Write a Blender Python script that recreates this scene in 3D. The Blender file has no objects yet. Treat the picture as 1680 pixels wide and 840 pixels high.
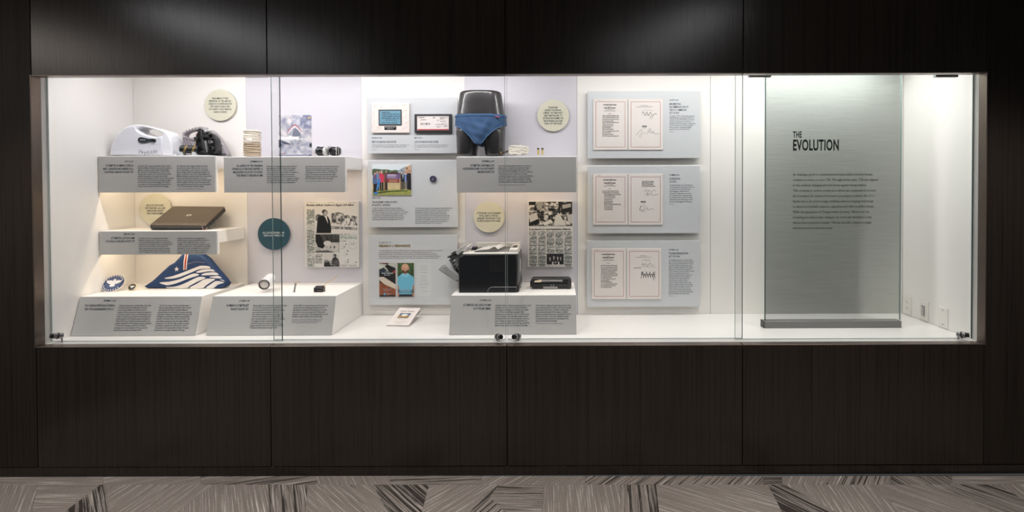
import bpy, bmesh, math, random
import numpy as np
from mathutils import Vector, Matrix, Euler
random.seed(7)
SC = bpy.context.scene
COL = SC.collection
# ------------------------------------------------------------------ camera
F, PPX, PPY, EYE, DIST = 864.0, 915.0, 315.5, 1.503, 2.70
cam_d = bpy.data.cameras.new('camera'); cam = bpy.data.objects.new('camera', cam_d); COL.objects.link(cam)
cam_d.sensor_width = 36.0; cam_d.lens = F/1680*36
cam_d.shift_x = (840-PPX)/1680; cam_d.shift_y = -(420-PPY)/1680
CR = Euler((math.radians(90-0.82), 0, 0)).to_matrix() @ Matrix.Rotation(math.radians(-0.19), 3, 'Z')
CAM = Vector((0, -DIST, EYE))
cam.matrix_world = Matrix.Translation(CAM) @ CR.to_4x4()
cam_d.clip_start = 0.05
SC.camera = cam
# ------------------------------------------------------------------ world, exposure, lights
wd = bpy.data.worlds.new('world'); SC.world = wd; wd.use_nodes = True
wd.node_tree.nodes['Background'].inputs[0].default_value = (0.9, 0.95, 1.0, 1)
wd.node_tree.nodes['Background'].inputs[1].default_value = 0.05
SC.view_settings.view_transform = 'Standard'; SC.view_settings.look = 'None'
SC.view_settings.exposure = 0.0; SC.view_settings.gamma = 1.0

def area(name, loc, rot, sx, sy, power, col, spread=180):
    l = bpy.data.lights.new(name, 'AREA'); l.shape = 'RECTANGLE'; l.size = sx; l.size_y = sy
    l.energy = power; l.color = col; l.spread = math.radians(spread)
    o = bpy.data.objects.new(name, l); COL.objects.link(o); o.location = loc; o.rotation_euler = [math.radians(a) for a in rot]
    return o
def spot(name, loc, target, power, angle, blend, col, r=0.03):
    l = bpy.data.lights.new(name, 'SPOT'); l.energy = power; l.color = col; l.spot_size = math.radians(angle); l.spot_blend = blend; l.shadow_soft_size = r
    o = bpy.data.objects.new(name, l); COL.objects.link(o); o.location = loc
    o.rotation_euler = (Vector(target)-Vector(loc)).to_track_quat('-Z', 'Y').to_euler()
    return o
# niche strip lights behind the header, then an added fill strip
area('niche_strip_light', (-1.30, 0.125, 2.235), (24, 0, 0), 2.3, 0.035, 16.5, (1.0, 0.97, 0.985))
area('niche_strip_light', (1.06, 0.125, 2.235), (24, 0, 0), 1.80, 0.035, 11.6, (1.0, 0.985, 0.975))
area('niche_strip_light', (1.60, 0.50, 2.235), (-6, 0, 0), 0.85, 0.03, 3.2, (0.97, 1.0, 0.985))  # added fill behind the glass text panel, brightens the panel and its wall
# room lights: unseen spots added to fill the captions in the case, downlights over the carpet, two long fixtures and a brighter bay to the left
for lx in (-2.35, -1.2, -0.05, 1.1, 2.1):
    spot('case_fill_spot', (lx, -1.9, 2.72), (lx, 0.25, 0.88), 34, 46, 0.7, (1.0, 0.975, 0.95), 0.10)
for lx in (-2.4, -0.8, 0.8, 2.2):
    spot('room_downlight', (lx, -0.95, 2.72), (lx, -0.75, 0), 62, 92, 0.5, (1.0, 0.95, 0.90), 0.06)
area('long_fixture', (-2.56, -1.85, 2.735), (0, 0, 17), 0.32, 1.7, 17, (0.98, 0.98, 1.0))
area('long_fixture', (0.88, -1.85, 2.735), (0, 0, -17), 0.28, 1.7, 8.5, (0.98, 0.98, 1.0))
area('lit_bay', (-4.74, -2.05, 2.735), (0, 0, 0), 1.3, 1.7, 30, (1.0, 0.90, 0.82))

# ------------------------------------------------------------------ helpers: projection
def ray(px, py): return CR @ Vector(((px-PPX)/F, -(py-PPY)/F, -1.0))
def hit(px, py, p, n):
    d = ray(px, py); p = Vector(p); n = Vector(n)
    return CAM + d * ((p-CAM).dot(n) / d.dot(n))
def P(px, py, Y): return hit(px, py, (0, Y, 0), (0, 1, 0))
def PZ(px, py, z): return hit(px, py, (0, 0, z), (0, 0, 1))
def S(r, g, b):
    return tuple((c/255/12.92 if c/255 <= 0.04045 else ((c/255+0.055)/1.055)**2.4) for c in (r, g, b))
# ------------------------------------------------------------------ helpers: materials
MATS = {}
def mat(name, col, rough=0.5, metal=0.0, spec=0.5, coat=0.0, noise=0.0, nscale=30.0, bump=0.0, alpha=None):
    if name in MATS: return MATS[name]
    m = bpy.data.materials.new(name); m.use_nodes = True; nt = m.node_tree; b = nt.nodes['Principled BSDF']
    b.inputs['Base Color'].default_value = (*col, 1); b.inputs['Roughness'].default_value = rough
    b.inputs['Metallic'].default_value = metal; b.inputs['Specular IOR Level'].default_value = spec
    b.inputs['Coat Weight'].default_value = coat
    if noise or bump:
        tc = nt.nodes.new('ShaderNodeTexCoord'); nz = nt.nodes.new('ShaderNodeTexNoise')
        nz.inputs['Scale'].default_value = nscale; nz.inputs['Detail'].default_value = 4
        nt.links.new(tc.outputs['Object'], nz.inputs['Vector'])
        if noise:
            mx = nt.nodes.new('ShaderNodeMix'); mx.data_type = 'RGBA'
            mx.inputs[6].default_value = (*[c*(1-noise) for c in col], 1); mx.inputs[7].default_value = (*[min(1, c*(1+noise)) for c in col], 1)
            nt.links.new(nz.outputs['Fac'], mx.inputs[0]); nt.links.new(mx.outputs[2], b.inputs['Base Color'])
        if bump:
            bp = nt.nodes.new('ShaderNodeBump'); bp.inputs['Strength'].default_value = bump; bp.inputs['Distance'].default_value = 0.002
            nt.links.new(nz.outputs['Fac'], bp.inputs['Height']); nt.links.new(bp.outputs[0], b.inputs['Normal'])
    MATS[name] = m; return m
def glass_mat(name, tint, ior=1.45, rough=0.0):
    if name in MATS: return MATS[name]
    m = bpy.data.materials.new(name); m.use_nodes = True; nt = m.node_tree; nt.nodes.clear()
    out = nt.nodes.new('ShaderNodeOutputMaterial'); t = nt.nodes.new('ShaderNodeBsdfTransparent'); g = nt.nodes.new('ShaderNodeBsdfGlossy')
    t.inputs[0].default_value = (*tint, 1); g.inputs['Roughness'].default_value = rough; g.inputs[0].default_value = (0.9, 0.97, 0.95, 1)
    # Schlick reflectance from the angle of view to the surface, the same on both faces of a pane
    ge = nt.nodes.new('ShaderNodeNewGeometry'); dt = nt.nodes.new('ShaderNodeVectorMath'); dt.operation = 'DOT_PRODUCT'
    nt.links.new(ge.outputs['Incoming'], dt.inputs[0]); nt.links.new(ge.outputs['Normal'], dt.inputs[1])
    def mth(op, a, b=None):
        k = nt.nodes.new('ShaderNodeMath'); k.operation = op
        for i, v in enumerate((a, b)):
            if v is None: continue
            if isinstance(v, (int, float)): k.inputs[i].default_value = v
            else: nt.links.new(v, k.inputs[i])
        return k.outputs[0]
    r0 = ((ior-1)/(ior+1))**2
    fac = mth('ADD', mth('MULTIPLY', mth('POWER', mth('SUBTRACT', 1.0, mth('ABSOLUTE', dt.outputs['Value'])), 5.0), 1-r0), r0)
    mx = nt.nodes.new('ShaderNodeMixShader')
    nt.links.new(fac, mx.inputs[0]); nt.links.new(t.outputs[0], mx.inputs[1]); nt.links.new(g.outputs[0], mx.inputs[2]); nt.links.new(mx.outputs[0], out.inputs[0])
    MATS[name] = m; return m
def wood_mat(name, rough, spec):
    m = bpy.data.materials.new(name); m.use_nodes = True; nt = m.node_tree; b = nt.nodes['Principled BSDF']
    g = nt.nodes.new('ShaderNodeNewGeometry'); mp = nt.nodes.new('ShaderNodeMapping'); mp.inputs['Scale'].default_value = (330, 60, 3.0)
    nz = nt.nodes.new('ShaderNodeTexNoise'); nz.inputs['Scale'].default_value = 1.0; nz.inputs['Detail'].default_value = 5
    mp2 = nt.nodes.new('ShaderNodeMapping'); mp2.inputs['Scale'].default_value = (70, 10, 0.6)
    nz2 = nt.nodes.new('ShaderNodeTexNoise'); nz2.inputs['Scale'].default_value = 1.0; nz2.inputs['Detail'].default_value = 3
    nt.links.new(g.outputs['Position'], mp.inputs[0]); nt.links.new(mp.outputs[0], nz.inputs['Vector'])
    nt.links.new(g.outputs['Position'], mp2.inputs[0]); nt.links.new(mp2.outputs[0], nz2.inputs['Vector'])
    ad = nt.nodes.new('ShaderNodeMath'); ad.operation = 'MULTIPLY_ADD'; ad.inputs[1].default_value = 0.9
    nt.links.new(nz.outputs['Fac'], ad.inputs[0]); nt.links.new(nz2.outputs['Fac'], ad.inputs[2])
    cr = nt.nodes.new('ShaderNodeValToRGB'); e = cr.color_ramp.elements
    e[0].position = 0.55; e[0].color = (0.0068, 0.0050, 0.0039, 1); e[1].position = 1.15; e[1].color = (0.026, 0.0195, 0.0150, 1)
    nt.links.new(ad.outputs[0], cr.inputs[0]); nt.links.new(cr.outputs[0], b.inputs['Base Color'])
    b.inputs['Roughness'].default_value = rough; b.inputs['Specular IOR Level'].default_value = spec
    bp = nt.nodes.new('ShaderNodeBump'); bp.inputs['Strength'].default_value = 0.35; bp.inputs['Distance'].default_value = 0.0012
    nt.links.new(nz.outputs['Fac'], bp.inputs['Height']); nt.links.new(bp.outputs[0], b.inputs['Normal'])
    return m
def carpet_mat():
    m = bpy.data.materials.new('striped_carpet'); m.use_nodes = True; nt = m.node_tree; b = nt.nodes['Principled BSDF']; N = nt.nodes.new; L = nt.links.new
    g = N('ShaderNodeNewGeometry'); a = N('ShaderNodeAttribute'); a.attribute_name = 'angle'; d = N('ShaderNodeAttribute'); d.attribute_name = 'dark'
    vr = N('ShaderNodeVectorRotate'); vr.rotation_type = 'Z_AXIS'; L(g.outputs['Position'], vr.inputs['Vector']); L(a.outputs['Fac'], vr.inputs['Angle'])
    def nz(sx, sy, det=3):
        mp = N('ShaderNodeMapping'); mp.inputs['Scale'].default_value = (sx, sy, 1); L(vr.outputs[0], mp.inputs[0])
        n = N('ShaderNodeTexNoise'); n.inputs['Scale'].default_value = 1; n.inputs['Detail'].default_value = det; n.inputs['Roughness'].default_value = 0.6; L(mp.outputs[0], n.inputs['Vector']); return n
    n1 = nz(2.6, 150); n2 = nz(1.8, 95, 4)
    r1 = N('ShaderNodeValToRGB'); e = r1.color_ramp.elements
    e[0].position = 0.36; e[0].color = (*S(128, 119, 112), 1); e[1].position = 0.72; e[1].color = (*S(215, 207, 199), 1)
    e2 = e.new(0.55); e2.color = (*S(142, 133, 126), 1)
    L(n1.outputs['Fac'], r1.inputs[0])
    ad = N('ShaderNodeMath'); ad.operation = 'ADD'; L(n2.outputs['Fac'], ad.inputs[0]); L(d.outputs['Fac'], ad.inputs[1])
    r2 = N('ShaderNodeMapRange'); r2.inputs['From Min'].default_value = 0.70; r2.inputs['From Max'].default_value = 0.76; L(ad.outputs[0], r2.inputs['Value'])
    mx = N('ShaderNodeMix'); mx.data_type = 'RGBA'; L(r2.outputs[0], mx.inputs[0]); L(r1.outputs[0], mx.inputs[6]); mx.inputs[7].default_value = (*S(62, 57, 53), 1)
    f = N('ShaderNodeTexNoise'); f.inputs['Scale'].default_value = 260; f.inputs['Detail'].default_value = 2; L(g.outputs['Position'], f.inputs['Vector'])
    m2 = N('ShaderNodeMix'); m2.data_type = 'RGBA'; m2.blend_type = 'OVERLAY'; m2.inputs[0].default_value = 0.55; L(mx.outputs[2], m2.inputs[6]); L(f.outputs['Color'], m2.inputs[7])
    bw = N('ShaderNodeRGBToBW'); L(f.outputs['Color'], bw.inputs[0]); L(bw.outputs[0], m2.inputs[7])
    L(m2.outputs[2], b.inputs['Base Color']); b.inputs['Roughness'].default_value = 0.95; b.inputs['Specular IOR Level'].default_value = 0.1
    bp = N('ShaderNodeBump'); bp.inputs['Strength'].default_value = 0.6; bp.inputs['Distance'].default_value = 0.003; L(f.outputs['Fac'], bp.inputs['Height']); L(bp.outputs[0], b.inputs['Normal'])
    return m
def print_mat():
    m = bpy.data.materials.new('printed_picture'); m.use_nodes = True; nt = m.node_tree; b = nt.nodes['Principled BSDF']
    a = nt.nodes.new('ShaderNodeAttribute'); a.attribute_name = 'ink'; nt.links.new(a.outputs['Color'], b.inputs['Base Color'])
    b.inputs['Roughness'].default_value = 0.45; return m
WOOD = wood_mat('dark_wood_veneer', 0.25, 0.45); WOODM = wood_mat('matt_wood_veneer', 0.55, 0.2); CARPET = carpet_mat(); PRINT = print_mat()
BRONZE = mat('brushed_bronze', S(120, 108, 100), 0.35, 0.75, noise=0.1, nscale=60)
GAP = mat('gap_black', S(10, 9, 8), 0.8)
WHITE = mat('white_paint', S(232, 229, 226), 0.42, noise=0.012, nscale=4)
PANELW = mat('white_panel', S(232, 228, 224), 0.45, noise=0.012, nscale=4)
LAV = mat('lavender_panel', S(205, 202, 209), 0.45, noise=0.012, nscale=4)
DECK = mat('white_deck', S(228, 225, 222), 0.22, spec=0.5, noise=0.01, nscale=5)
SHELFW = mat('white_lacquer', S(235, 232, 229), 0.35, noise=0.01, nscale=6)
PLATE = mat('grey_caption', S(172, 170, 168), 0.3, noise=0.02, nscale=25)
ACRYL = mat('frosted_acrylic', S(198, 200, 203), 0.3, noise=0.012, nscale=10)
GEDGE = mat('glass_edge', S(44, 74, 72), 0.35, spec=0.2); GEDGE2 = mat('glass_edge_pale', S(150, 164, 162), 0.35, spec=0.2)
GLASS = glass_mat('clear_glass', (0.985, 0.992, 0.988))
INK = mat('navy_ink', S(28, 48, 62), 0.6); BLACKINK = mat('black_ink', S(24, 24, 24), 0.6); WINK = mat('white_ink', S(205, 215, 218), 0.6)
BROWNINK = mat('brown_ink', S(88, 66, 60), 0.6); GOLDINK = mat('gold_ink', S(132, 108, 40), 0.4); REDINK = mat('red_ink', S(165, 96, 98), 0.6)
CREAM = mat('cream_disc', S(208, 204, 184), 0.5); TEAL = mat('teal_disc', S(36, 74, 90), 0.5)
PAPER = mat('paper', S(218, 210, 206), 0.7, noise=0.015, nscale=40)
BLACKP = mat('black_plastic', S(16, 17, 20), 0.35, noise=0.1, nscale=50); DARKP = mat('dark_plastic', S(40, 39, 40), 0.4, noise=0.1, nscale=60)
GREYP = mat('grey_plastic', S(128, 126, 126), 0.4, noise=0.04, nscale=50); LGREYP = mat('light_grey_plastic', S(206, 203, 199), 0.4, noise=0.02, nscale=40)
STEEL = mat('steel', S(170, 170, 172), 0.25, 0.9); GLOSSW = mat('gloss_white_plastic', S(226, 226, 231), 0.18, coat=0.3, noise=0.01, nscale=20)
SHELL = mat('inner_grey_plastic', S(158, 152, 156), 0.45, noise=0.05, nscale=40)
YWIRE = mat('yellow_wire', S(198, 160, 84), 0.5); RED = mat('red', S(160, 40, 46), 0.5)
# ------------------------------------------------------------------ helpers: geometry (all in world coordinates)
WL = {}
def thing(name, label, cat, base, group=None):
    o = bpy.data.objects.new(name, None); COL.objects.link(o); o.location = base; o.empty_display_size = 0.05
    o['label'] = label; o['category'] = cat
    if group: o['group'] = group
    WL[o.name] = Vector(base); return o
def link(name, me, mats, parent=None, base=None, smooth=False):
    base = WL[parent.name] if parent is not None else Vector(base) if base is not None else Vector((0, 0, 0))
    me.transform(Matrix.Translation(-base))
    me.name = name
    if not isinstance(mats, (list, tuple)): mats = [mats]
    me.materials.clear()
    for m in mats: me.materials.append(m)
    o = bpy.data.objects.new(name, me); COL.objects.link(o)
    if parent is not None: o.parent = parent
    else: o.location = base
    WL[o.name] = base
    if smooth: me.polygons.foreach_set('use_smooth', [True]*len(me.polygons))
    return o
def ob(name, bm, mats, parent=None, base=None, smooth=False):
    me = bpy.data.meshes.new(name); bm.to_mesh(me); bm.free()
    return link(name, me, mats, parent, base, smooth)
def solo(name, bm, mats, label, cat, base, group=None, smooth=False):
    o = ob(name, bm, mats, None, base, smooth); o['label'] = label; o['category'] = cat
    if group: o['group'] = group
    return o
def struct(o): o['kind'] = 'structure'; return o
def box(x0, x1, y0, y1, z0, z1, bev=0.0, seg=2, bm=None, M=None):
    b = bmesh.new(); bmesh.ops.create_cube(b, size=1)
    for v in b.verts: v.co = Vector(((x0+x1)/2+v.co.x*(x1-x0), (y0+y1)/2+v.co.y*(y1-y0), (z0+z1)/2+v.co.z*(z1-z0)))
    if bev: bmesh.ops.bevel(b, geom=b.edges[:], offset=bev, segments=seg, affect='EDGES', profile=0.5)
    if M is not None: b.transform(M)
    return merge(bm, b)
def merge(bm, b):
    if bm is None: return b
    me = bpy.data.meshes.new('tmp'); b.to_mesh(me); b.free(); bm.from_mesh(me); bpy.data.meshes.remove(me); return bm
def frame_of(a, b):
    d = (Vector(b)-Vector(a)).normalized(); up = Vector((0, 0, 1)) if abs(d.z) < 0.95 else Vector((1, 0, 0))
    x = d.cross(up).normalized(); y = x.cross(d).normalized(); return d, x, y
def tube(pts, r, n=8, bm=None, closed=False, caps=True):
    pts = [Vector(p) for p in pts]; b = bm or bmesh.new(); rings = []; N = len(pts)
    for i, p in enumerate(pts):
        q0 = pts[i-1] if (i or closed) else p; q1 = pts[(i+1) % N] if (i < N-1 or closed) else p
        d, x, y = frame_of(q0, q1); rr = r[i] if isinstance(r, (list, tuple)) else r
        if i and rings:
            pass
        rings.append([b.verts.new(p + (x*math.cos(2*math.pi*k/n)+y*math.sin(2*math.pi*k/n))*rr) for k in range(n)])
    for i in range(N if closed else N-1):
        A, B = rings[i], rings[(i+1) % N]
        for k in range(n): b.faces.new((A[k], A[(k+1) % n], B[(k+1) % n], B[k]))
    if caps and not closed: b.faces.new(rings[0][::-1]); b.faces.new(rings[-1])
    bmesh.ops.recalc_face_normals(b, faces=b.faces[:]); return b
def cyl(a, b_, r, n=24, bm=None, r2=None, bev=0.0):
    b = tube([a, b_], [r, r2 if r2 is not None else r], n)
    if bev: 
        es = [e for e in b.edges if any(len(f.verts) > 4 for f in e.link_faces)]
        bmesh.ops.bevel(b, geom=es, offset=bev, segments=2, affect='EDGES', profile=0.5)
    return merge(bm, b)
def lathe_axis(a, d, prof, n=28, bm=None):
    a = Vector(a); d, x, y = frame_of(a, a+Vector(d)); b = bmesh.new(); rings = []
    for r, h in prof: rings.append([b.verts.new(a+d*h+(x*math.cos(2*math.pi*k/n)+y*math.sin(2*math.pi*k/n))*max(r, 1e-5)) for k in range(n)])
    for A, B in zip(rings, rings[1:]):
        for k in range(n): b.faces.new((A[k], A[(k+1) % n], B[(k+1) % n], B[k]))
    bmesh.ops.remove_doubles(b, verts=b.verts[:], dist=2e-5)
    bmesh.ops.holes_fill(b, edges=b.edges[:])
    bmesh.ops.recalc_face_normals(b, faces=b.faces[:]); return merge(bm, b)
def ball(c, rx, ry=None, rz=None, u=16, v=10, bm=None):
    b = bmesh.new(); bmesh.ops.create_uvsphere(b, u_segments=u, v_segments=v, radius=1)
    for w in b.verts: w.co = Vector(c)+Vector((w.co.x*rx, w.co.y*(ry or rx), w.co.z*(rz or rx)))
    return merge(bm, b)
def curve_mesh(loops, half, bev, res=2):
    """filled 2D outline (with holes) extruded and bevelled; lies in local u,v with thickness along w"""
    cu = bpy.data.curves.new('tmp', 'CURVE'); cu.dimensions = '2D'; cu.fill_mode = 'BOTH'
    cu.extrude = max(half-bev, 0.0); cu.bevel_depth = bev; cu.bevel_resolution = res; cu.offset = -bev if bev else 0
    for lp in loops:
        s = cu.splines.new('POLY'); s.points.add(len(lp)-1); s.use_cyclic_u = True
        for i, (u, v) in enumerate(lp): s.points[i].co = (u, v, 0, 1)
    o = bpy.data.objects.new('tmp', cu); COL.objects.link(o); bpy.context.view_layer.update()
    me = bpy.data.meshes.new_from_object(o); bpy.data.objects.remove(o); bpy.data.curves.remove(cu); return me
def basis(O, U, V):
    U = Vector(U).normalized(); V = Vector(V).normalized(); W = U.cross(V)
    m = Matrix.Identity(4)
    for i in range(3): m[i][0], m[i][1], m[i][2], m[i][3] = U[i], V[i], W[i], O[i]
    return m
def spl(pts, n=5, closed=True):
    pts = [Vector(p) for p in pts]; N = len(pts); out = []
    rng = range(N if closed else N-1)
    for i in rng:
        p0 = pts[(i-1) % N] if closed or i else pts[0]; p1 = pts[i]; p2 = pts[(i+1) % N]; p3 = pts[(i+2) % N] if closed or i+2 < N else pts[-1]
        for k in range(n):
            t = k/n; out.append(0.5*((2*p1)+(p2-p0)*t+(2*p0-5*p1+4*p2-p3)*t*t+(3*p1-p0-3*p2+p3)*t**3))
    if not closed: out.append(pts[-1])
    return out
def pxprism(loops, Y0, Y1, bev=0.004, Yref=None, smooth_pts=0):
    """outline(s) given where they appear, stood at depth Yref, thick from Y0 to Y1"""
    Yr = Y0 if Yref is None else Yref; L = []
    for lp in loops:
        if smooth_pts: lp = [(p.x, p.y) for p in spl([(a, b, 0) for a, b in lp], smooth_pts)]
        L.append([(P(a, b, Yr).x, P(a, b, Yr).z) for a, b in lp])
    me = curve_mesh(L, (Y1-Y0)/2, bev); me.transform(basis((0, (Y0+Y1)/2, 0), (1, 0, 0), (0, 0, 1))); return me
def mesh_bm(me): b = bmesh.new(); b.from_mesh(me); bpy.data.meshes.remove(me); return b
# ---- lettering
def wrap(s, n):
    w = s.split(); tot = len(s); k = tot/n
    for _ in range(60):
        lines = ['']
        for x in w:
            if len(lines[-1])+len(x)+1 > k and lines[-1]: lines.append(x)
            else: lines[-1] = (lines[-1]+' '+x).strip()
        if len(lines) <= n: break
        k *= 1.015
    return lines
def text(parent, name, lines, x, y, lh, cap, w, m, align='L', O=None, N=None, Y=None, bold=0.0, lift=0.0006, V=None):
    """first line's cap top at pixel x,y of plane (O,N); lh, cap, w in pixels there"""
    if O is None: O = (0, Y, 0); N = (0, -1, 0)
    N = Vector(N).normalized(); V = Vector((0, 0, 1)) - N*N.z; V.normalize(); U = V.cross(N)
    p = hit(x, y, O, N); q = hit(x+10, y, O, N); r = hit(x, y+10, O, N)
    sx = (q-p).length/10; sy = abs((r-p).dot(V))/10
    cu = bpy.data.curves.new('tmp', 'FONT'); cu.body = '\n'.join(lines); cu.align_x = {'L': 'LEFT', 'R': 'RIGHT', 'C': 'CENTER'}[align]
    size = cap*sy/0.72; cu.size = size; cu.space_line = lh*sy/size; cu.resolution_u = 1 if cap < 6 else 4; cu.space_character = 1.07 if cap > 8 else 1.0; cu.offset = bold*size; cu.fill_mode = 'FRONT'
    o = bpy.data.objects.new('tmp', cu); COL.objects.link(o); bpy.context.view_layer.update()
    me = bpy.data.meshes.new_from_object(o); bpy.data.objects.remove(o); bpy.data.curves.remove(cu)
    xs = [v.co.x for v in me.vertices]; fx = w*sx/(max(xs)-min(xs)); y1 = max(v.co.y for v in me.vertices)
    mm = basis(p+N*lift, U, V) @ Matrix.Diagonal((fx, 1, 1, 1)) @ Matrix.Translation((0, -cap*sy, 0))
    me.transform(mm); return link(name, me, m, parent)
def ribbon(pts, wid, O, N, bm=None, lift=0.0008):
    """pen stroke on a plane, pts in pixels"""
    b = bm or bmesh.new(); N = Vector(N).normalized(); q = [hit(a, c, O, N)+N*lift for a, c in pts]; rows = []
    for i, p in enumerate(q):
        d = (q[min(i+1, len(q)-1)]-q[max(i-1, 0)]); s = d.cross(N)
        s = s.normalized() if s.length > 1e-9 else Vector((0, 0, 1)); rows.append((b.verts.new(p+s*wid/2), b.verts.new(p-s*wid/2)))
    for A, B in zip(rows, rows[1:]): b.faces.new((A[0], B[0], B[1], A[1]))
    return b
def poly(pts, O, N, bm=None, lift=0.001):
    b = bm or bmesh.new(); N = Vector(N).normalized(); f = b.faces.new([b.verts.new(hit(a, c, O, N)+N*lift) for a, c in pts])
    f.normal_update()
    if f.normal.dot(N) < 0: f.normal_flip()
    return b
# ---- printed pictures: colours painted into a fine grid of print dots
class Cv:
    def __init__(s, w, h, bg):
        s.w, s.h = w, h; s.a = np.zeros((h, w, 3)); s.a[:] = bg; s.y, s.x = np.mgrid[0:h, 0:w]; s.x = (s.x+.5)/w; s.y = (s.y+.5)/h
        s.rng = np.random.default_rng(w*31+h)
    def put(s, m, c): s.a[m] = c
    def rect(s, x0, y0, x1, y1, c): s.put((s.x >= x0) & (s.x < x1) & (s.y >= y0) & (s.y < y1), c)
    def ell(s, cx, cy, rx, ry, c): s.put(((s.x-cx)/rx)**2+((s.y-cy)/ry)**2 < 1, c)
    def poly(s, pts, c):
        ins = np.zeros(s.x.shape, bool)
        for (x0, y0), (x1, y1) in zip(pts, pts[1:]+pts[:1]):
            if y0 == y1: continue
            ins ^= ((y0 > s.y) != (y1 > s.y)) & (s.x < (x1-x0)*(s.y-y0)/(y1-y0)+x0)
        s.put(ins, c)
    def noise(s, fx, fy, oct=3):
        out = np.zeros(s.x.shape); amp = 1
        for o in range(oct):
            nx, ny = int(fx*2**o)+2, int(fy*2**o)+2; g = s.rng.random((ny, nx)); X = s.x*(nx-1.001); Y = s.y*(ny-1.001)
            i, j = X.astype(int), Y.astype(int); u, v = X-i, Y-j; u = u*u*(3-2*u); v = v*v*(3-2*v)
            out += amp*((g[j, i]*(1-u)+g[j, i+1]*u)*(1-v)+(g[j+1, i]*(1-u)+g[j+1, i+1]*u)*v); amp *= .5
        return (out-out.min())/(out.max()-out.min())
    def tex(s, m, c0, c1, n): s.a[m] = (np.array(c0)[None]*(1-n[m][:, None])+np.array(c1)[None]*n[m][:, None])
    def rows(s, x0, y0, x1, y1, n, c, fill=.55, words=9):
        dy = (y1-y0)/n
        for i in range(n):
            end = x1 if s.rng.random() > .18 else x0+(x1-x0)*s.rng.uniform(.4, .9)
            wd = s.rng.random((1, max(2, int(words*8)))); k = ((s.x-x0)/(x1-x0)*(wd.shape[1]-1)).clip(0, wd.shape[1]-1).astype(int)
            s.put((s.x >= x0) & (s.x < end) & (s.y >= y0+i*dy) & (s.y < y0+i*dy+dy*fill) & (wd[0][k] > .16), c)
def pic(parent, name, cv, O, U, V, W, H, m=None):
    """O = top-left corner, U right, V down (unit), W x H metres"""
    h, w = cv.h, cv.w; U = np.array(Vector(U)); V = np.array(Vector(V)); O = np.array(Vector(O))
    i = np.linspace(0, 1, w); j = np.linspace(0, 1, h); co = O+i[None, :, None]*W*U+j[:, None, None]*H*V
    me = bpy.data.meshes.new(name); idx = np.arange(w*h).reshape(h, w)
    q = np.stack([idx[:-1, :-1], idx[1:, :-1], idx[1:, 1:], idx[:-1, 1:]], -1).reshape(-1, 4)
    me.vertices.add(w*h); me.vertices.foreach_set('co', co.reshape(-1)); me.loops.add(q.size); me.loops.foreach_set('vertex_index', q.reshape(-1).astype(np.int32))
    me.polygons.add(len(q)); me.polygons.foreach_set('loop_start', np.arange(0, q.size, 4, dtype=np.int32)); me.update(calc_edges=True)
    c = np.clip(cv.a/255, 0, 1); c = np.where(c <= .04045, c/12.92, ((c+.055)/1.055)**2.4)
    at = me.color_attributes.new('ink', 'FLOAT_COLOR', 'POINT'); at.data.foreach_set('color', np.concatenate([c.reshape(-1, 3), np.ones((w*h, 1))], 1).reshape(-1).astype(np.float32))
    return link(name, me, m or PRINT, parent)
def picpx(parent, name, cv, x0, y0, x1, y1, Y, lift=0.0008):
    a = P(x0, y0, Y); b = P(x1, y0, Y); c = P(x0, y1, Y)
    return pic(parent, name, cv, a+Vector((0, -lift, 0)), (1, 0, 0), (0, 0, -1), (b-a).length, (c-a).length)

# ================================================================== SETTING
XL, XR = -2.69, 2.195           # opening sides
SILL, HEAD, CEIL = 0.677, 2.068, 2.25
YG, YB = 0.083, 0.648           # glass, back wall
TOPW = 2.75
# ---- panelled dark wall
seam = [P(440, 300, 0).x, P(830, 300, 0).x, P(1219, 300, 0).x]
xs = [XL]+seam+[XR]
bm = box(-4.6, XL-0.02, 0.022, 0.06, 0, TOPW); box(XR+0.02, 4.3, 0.022, 0.06, 0, TOPW, bm=bm)
box(XL-0.02, XR+0.02, 0.022, 0.06, HEAD+0.02, TOPW, bm=bm); box(XL-0.02, XR+0.02, 0.022, 0.06, 0, SILL-0.02, bm=bm)
wall = struct(ob('wall_front', bm, GAP))
g = 0.0022
def wpanel(x0, x1, z0, z1, m=WOOD): return ob('wood_panel', box(x0+g, x1-g, 0.0, 0.0218, z0, z1, 0.0012, 1), m, wall)
BB = 0.052
wpanel(-4.5, XL, BB, TOPW, WOODM); wpanel(XR, XR+1.22, BB, TOPW, WOODM)
for a, b in zip(xs, xs[1:]):
    wpanel(a, b, HEAD+0.006, TOPW); wpanel(a, b, BB, SILL-0.006)
struct(ob('baseboard_front', box(-4.5, 4.2, 0.004, 0.021, 0.0, BB-0.004, 0.002, 1), WOOD))
# ---- bronze reveal around the opening
RD = 0.05
fr = struct(ob('trim_1', box(XL, XR, 0.002, RD-0.002, HEAD+0.0035, HEAD+0.018), GAP))
fb = struct(ob('trim_2', box(XL, XR, 0.002, RD-0.002, SILL-0.018, SILL-0.0035), GAP))
for a, b in zip(xs, xs[1:]):
    ob('frame_bar', box(a+0.0015, b-0.0015, -0.002, RD, HEAD, HEAD+0.006, 0.0008, 1), BRONZE, fr)
    ob('frame_bar', box(a+0.0015, b-0.0015, -0.002, RD, SILL-0.006, SILL, 0.0008, 1), BRONZE, fb)
struct(ob('trim_3', box(XL-0.006, XL, -0.002, RD, SILL-0.006, HEAD+0.006, 0.0008, 1), BRONZE))
struct(ob('trim_4', box(XR, XR+0.006, -0.002, RD, SILL-0.006, HEAD+0.006, 0.0008, 1), BRONZE))
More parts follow.
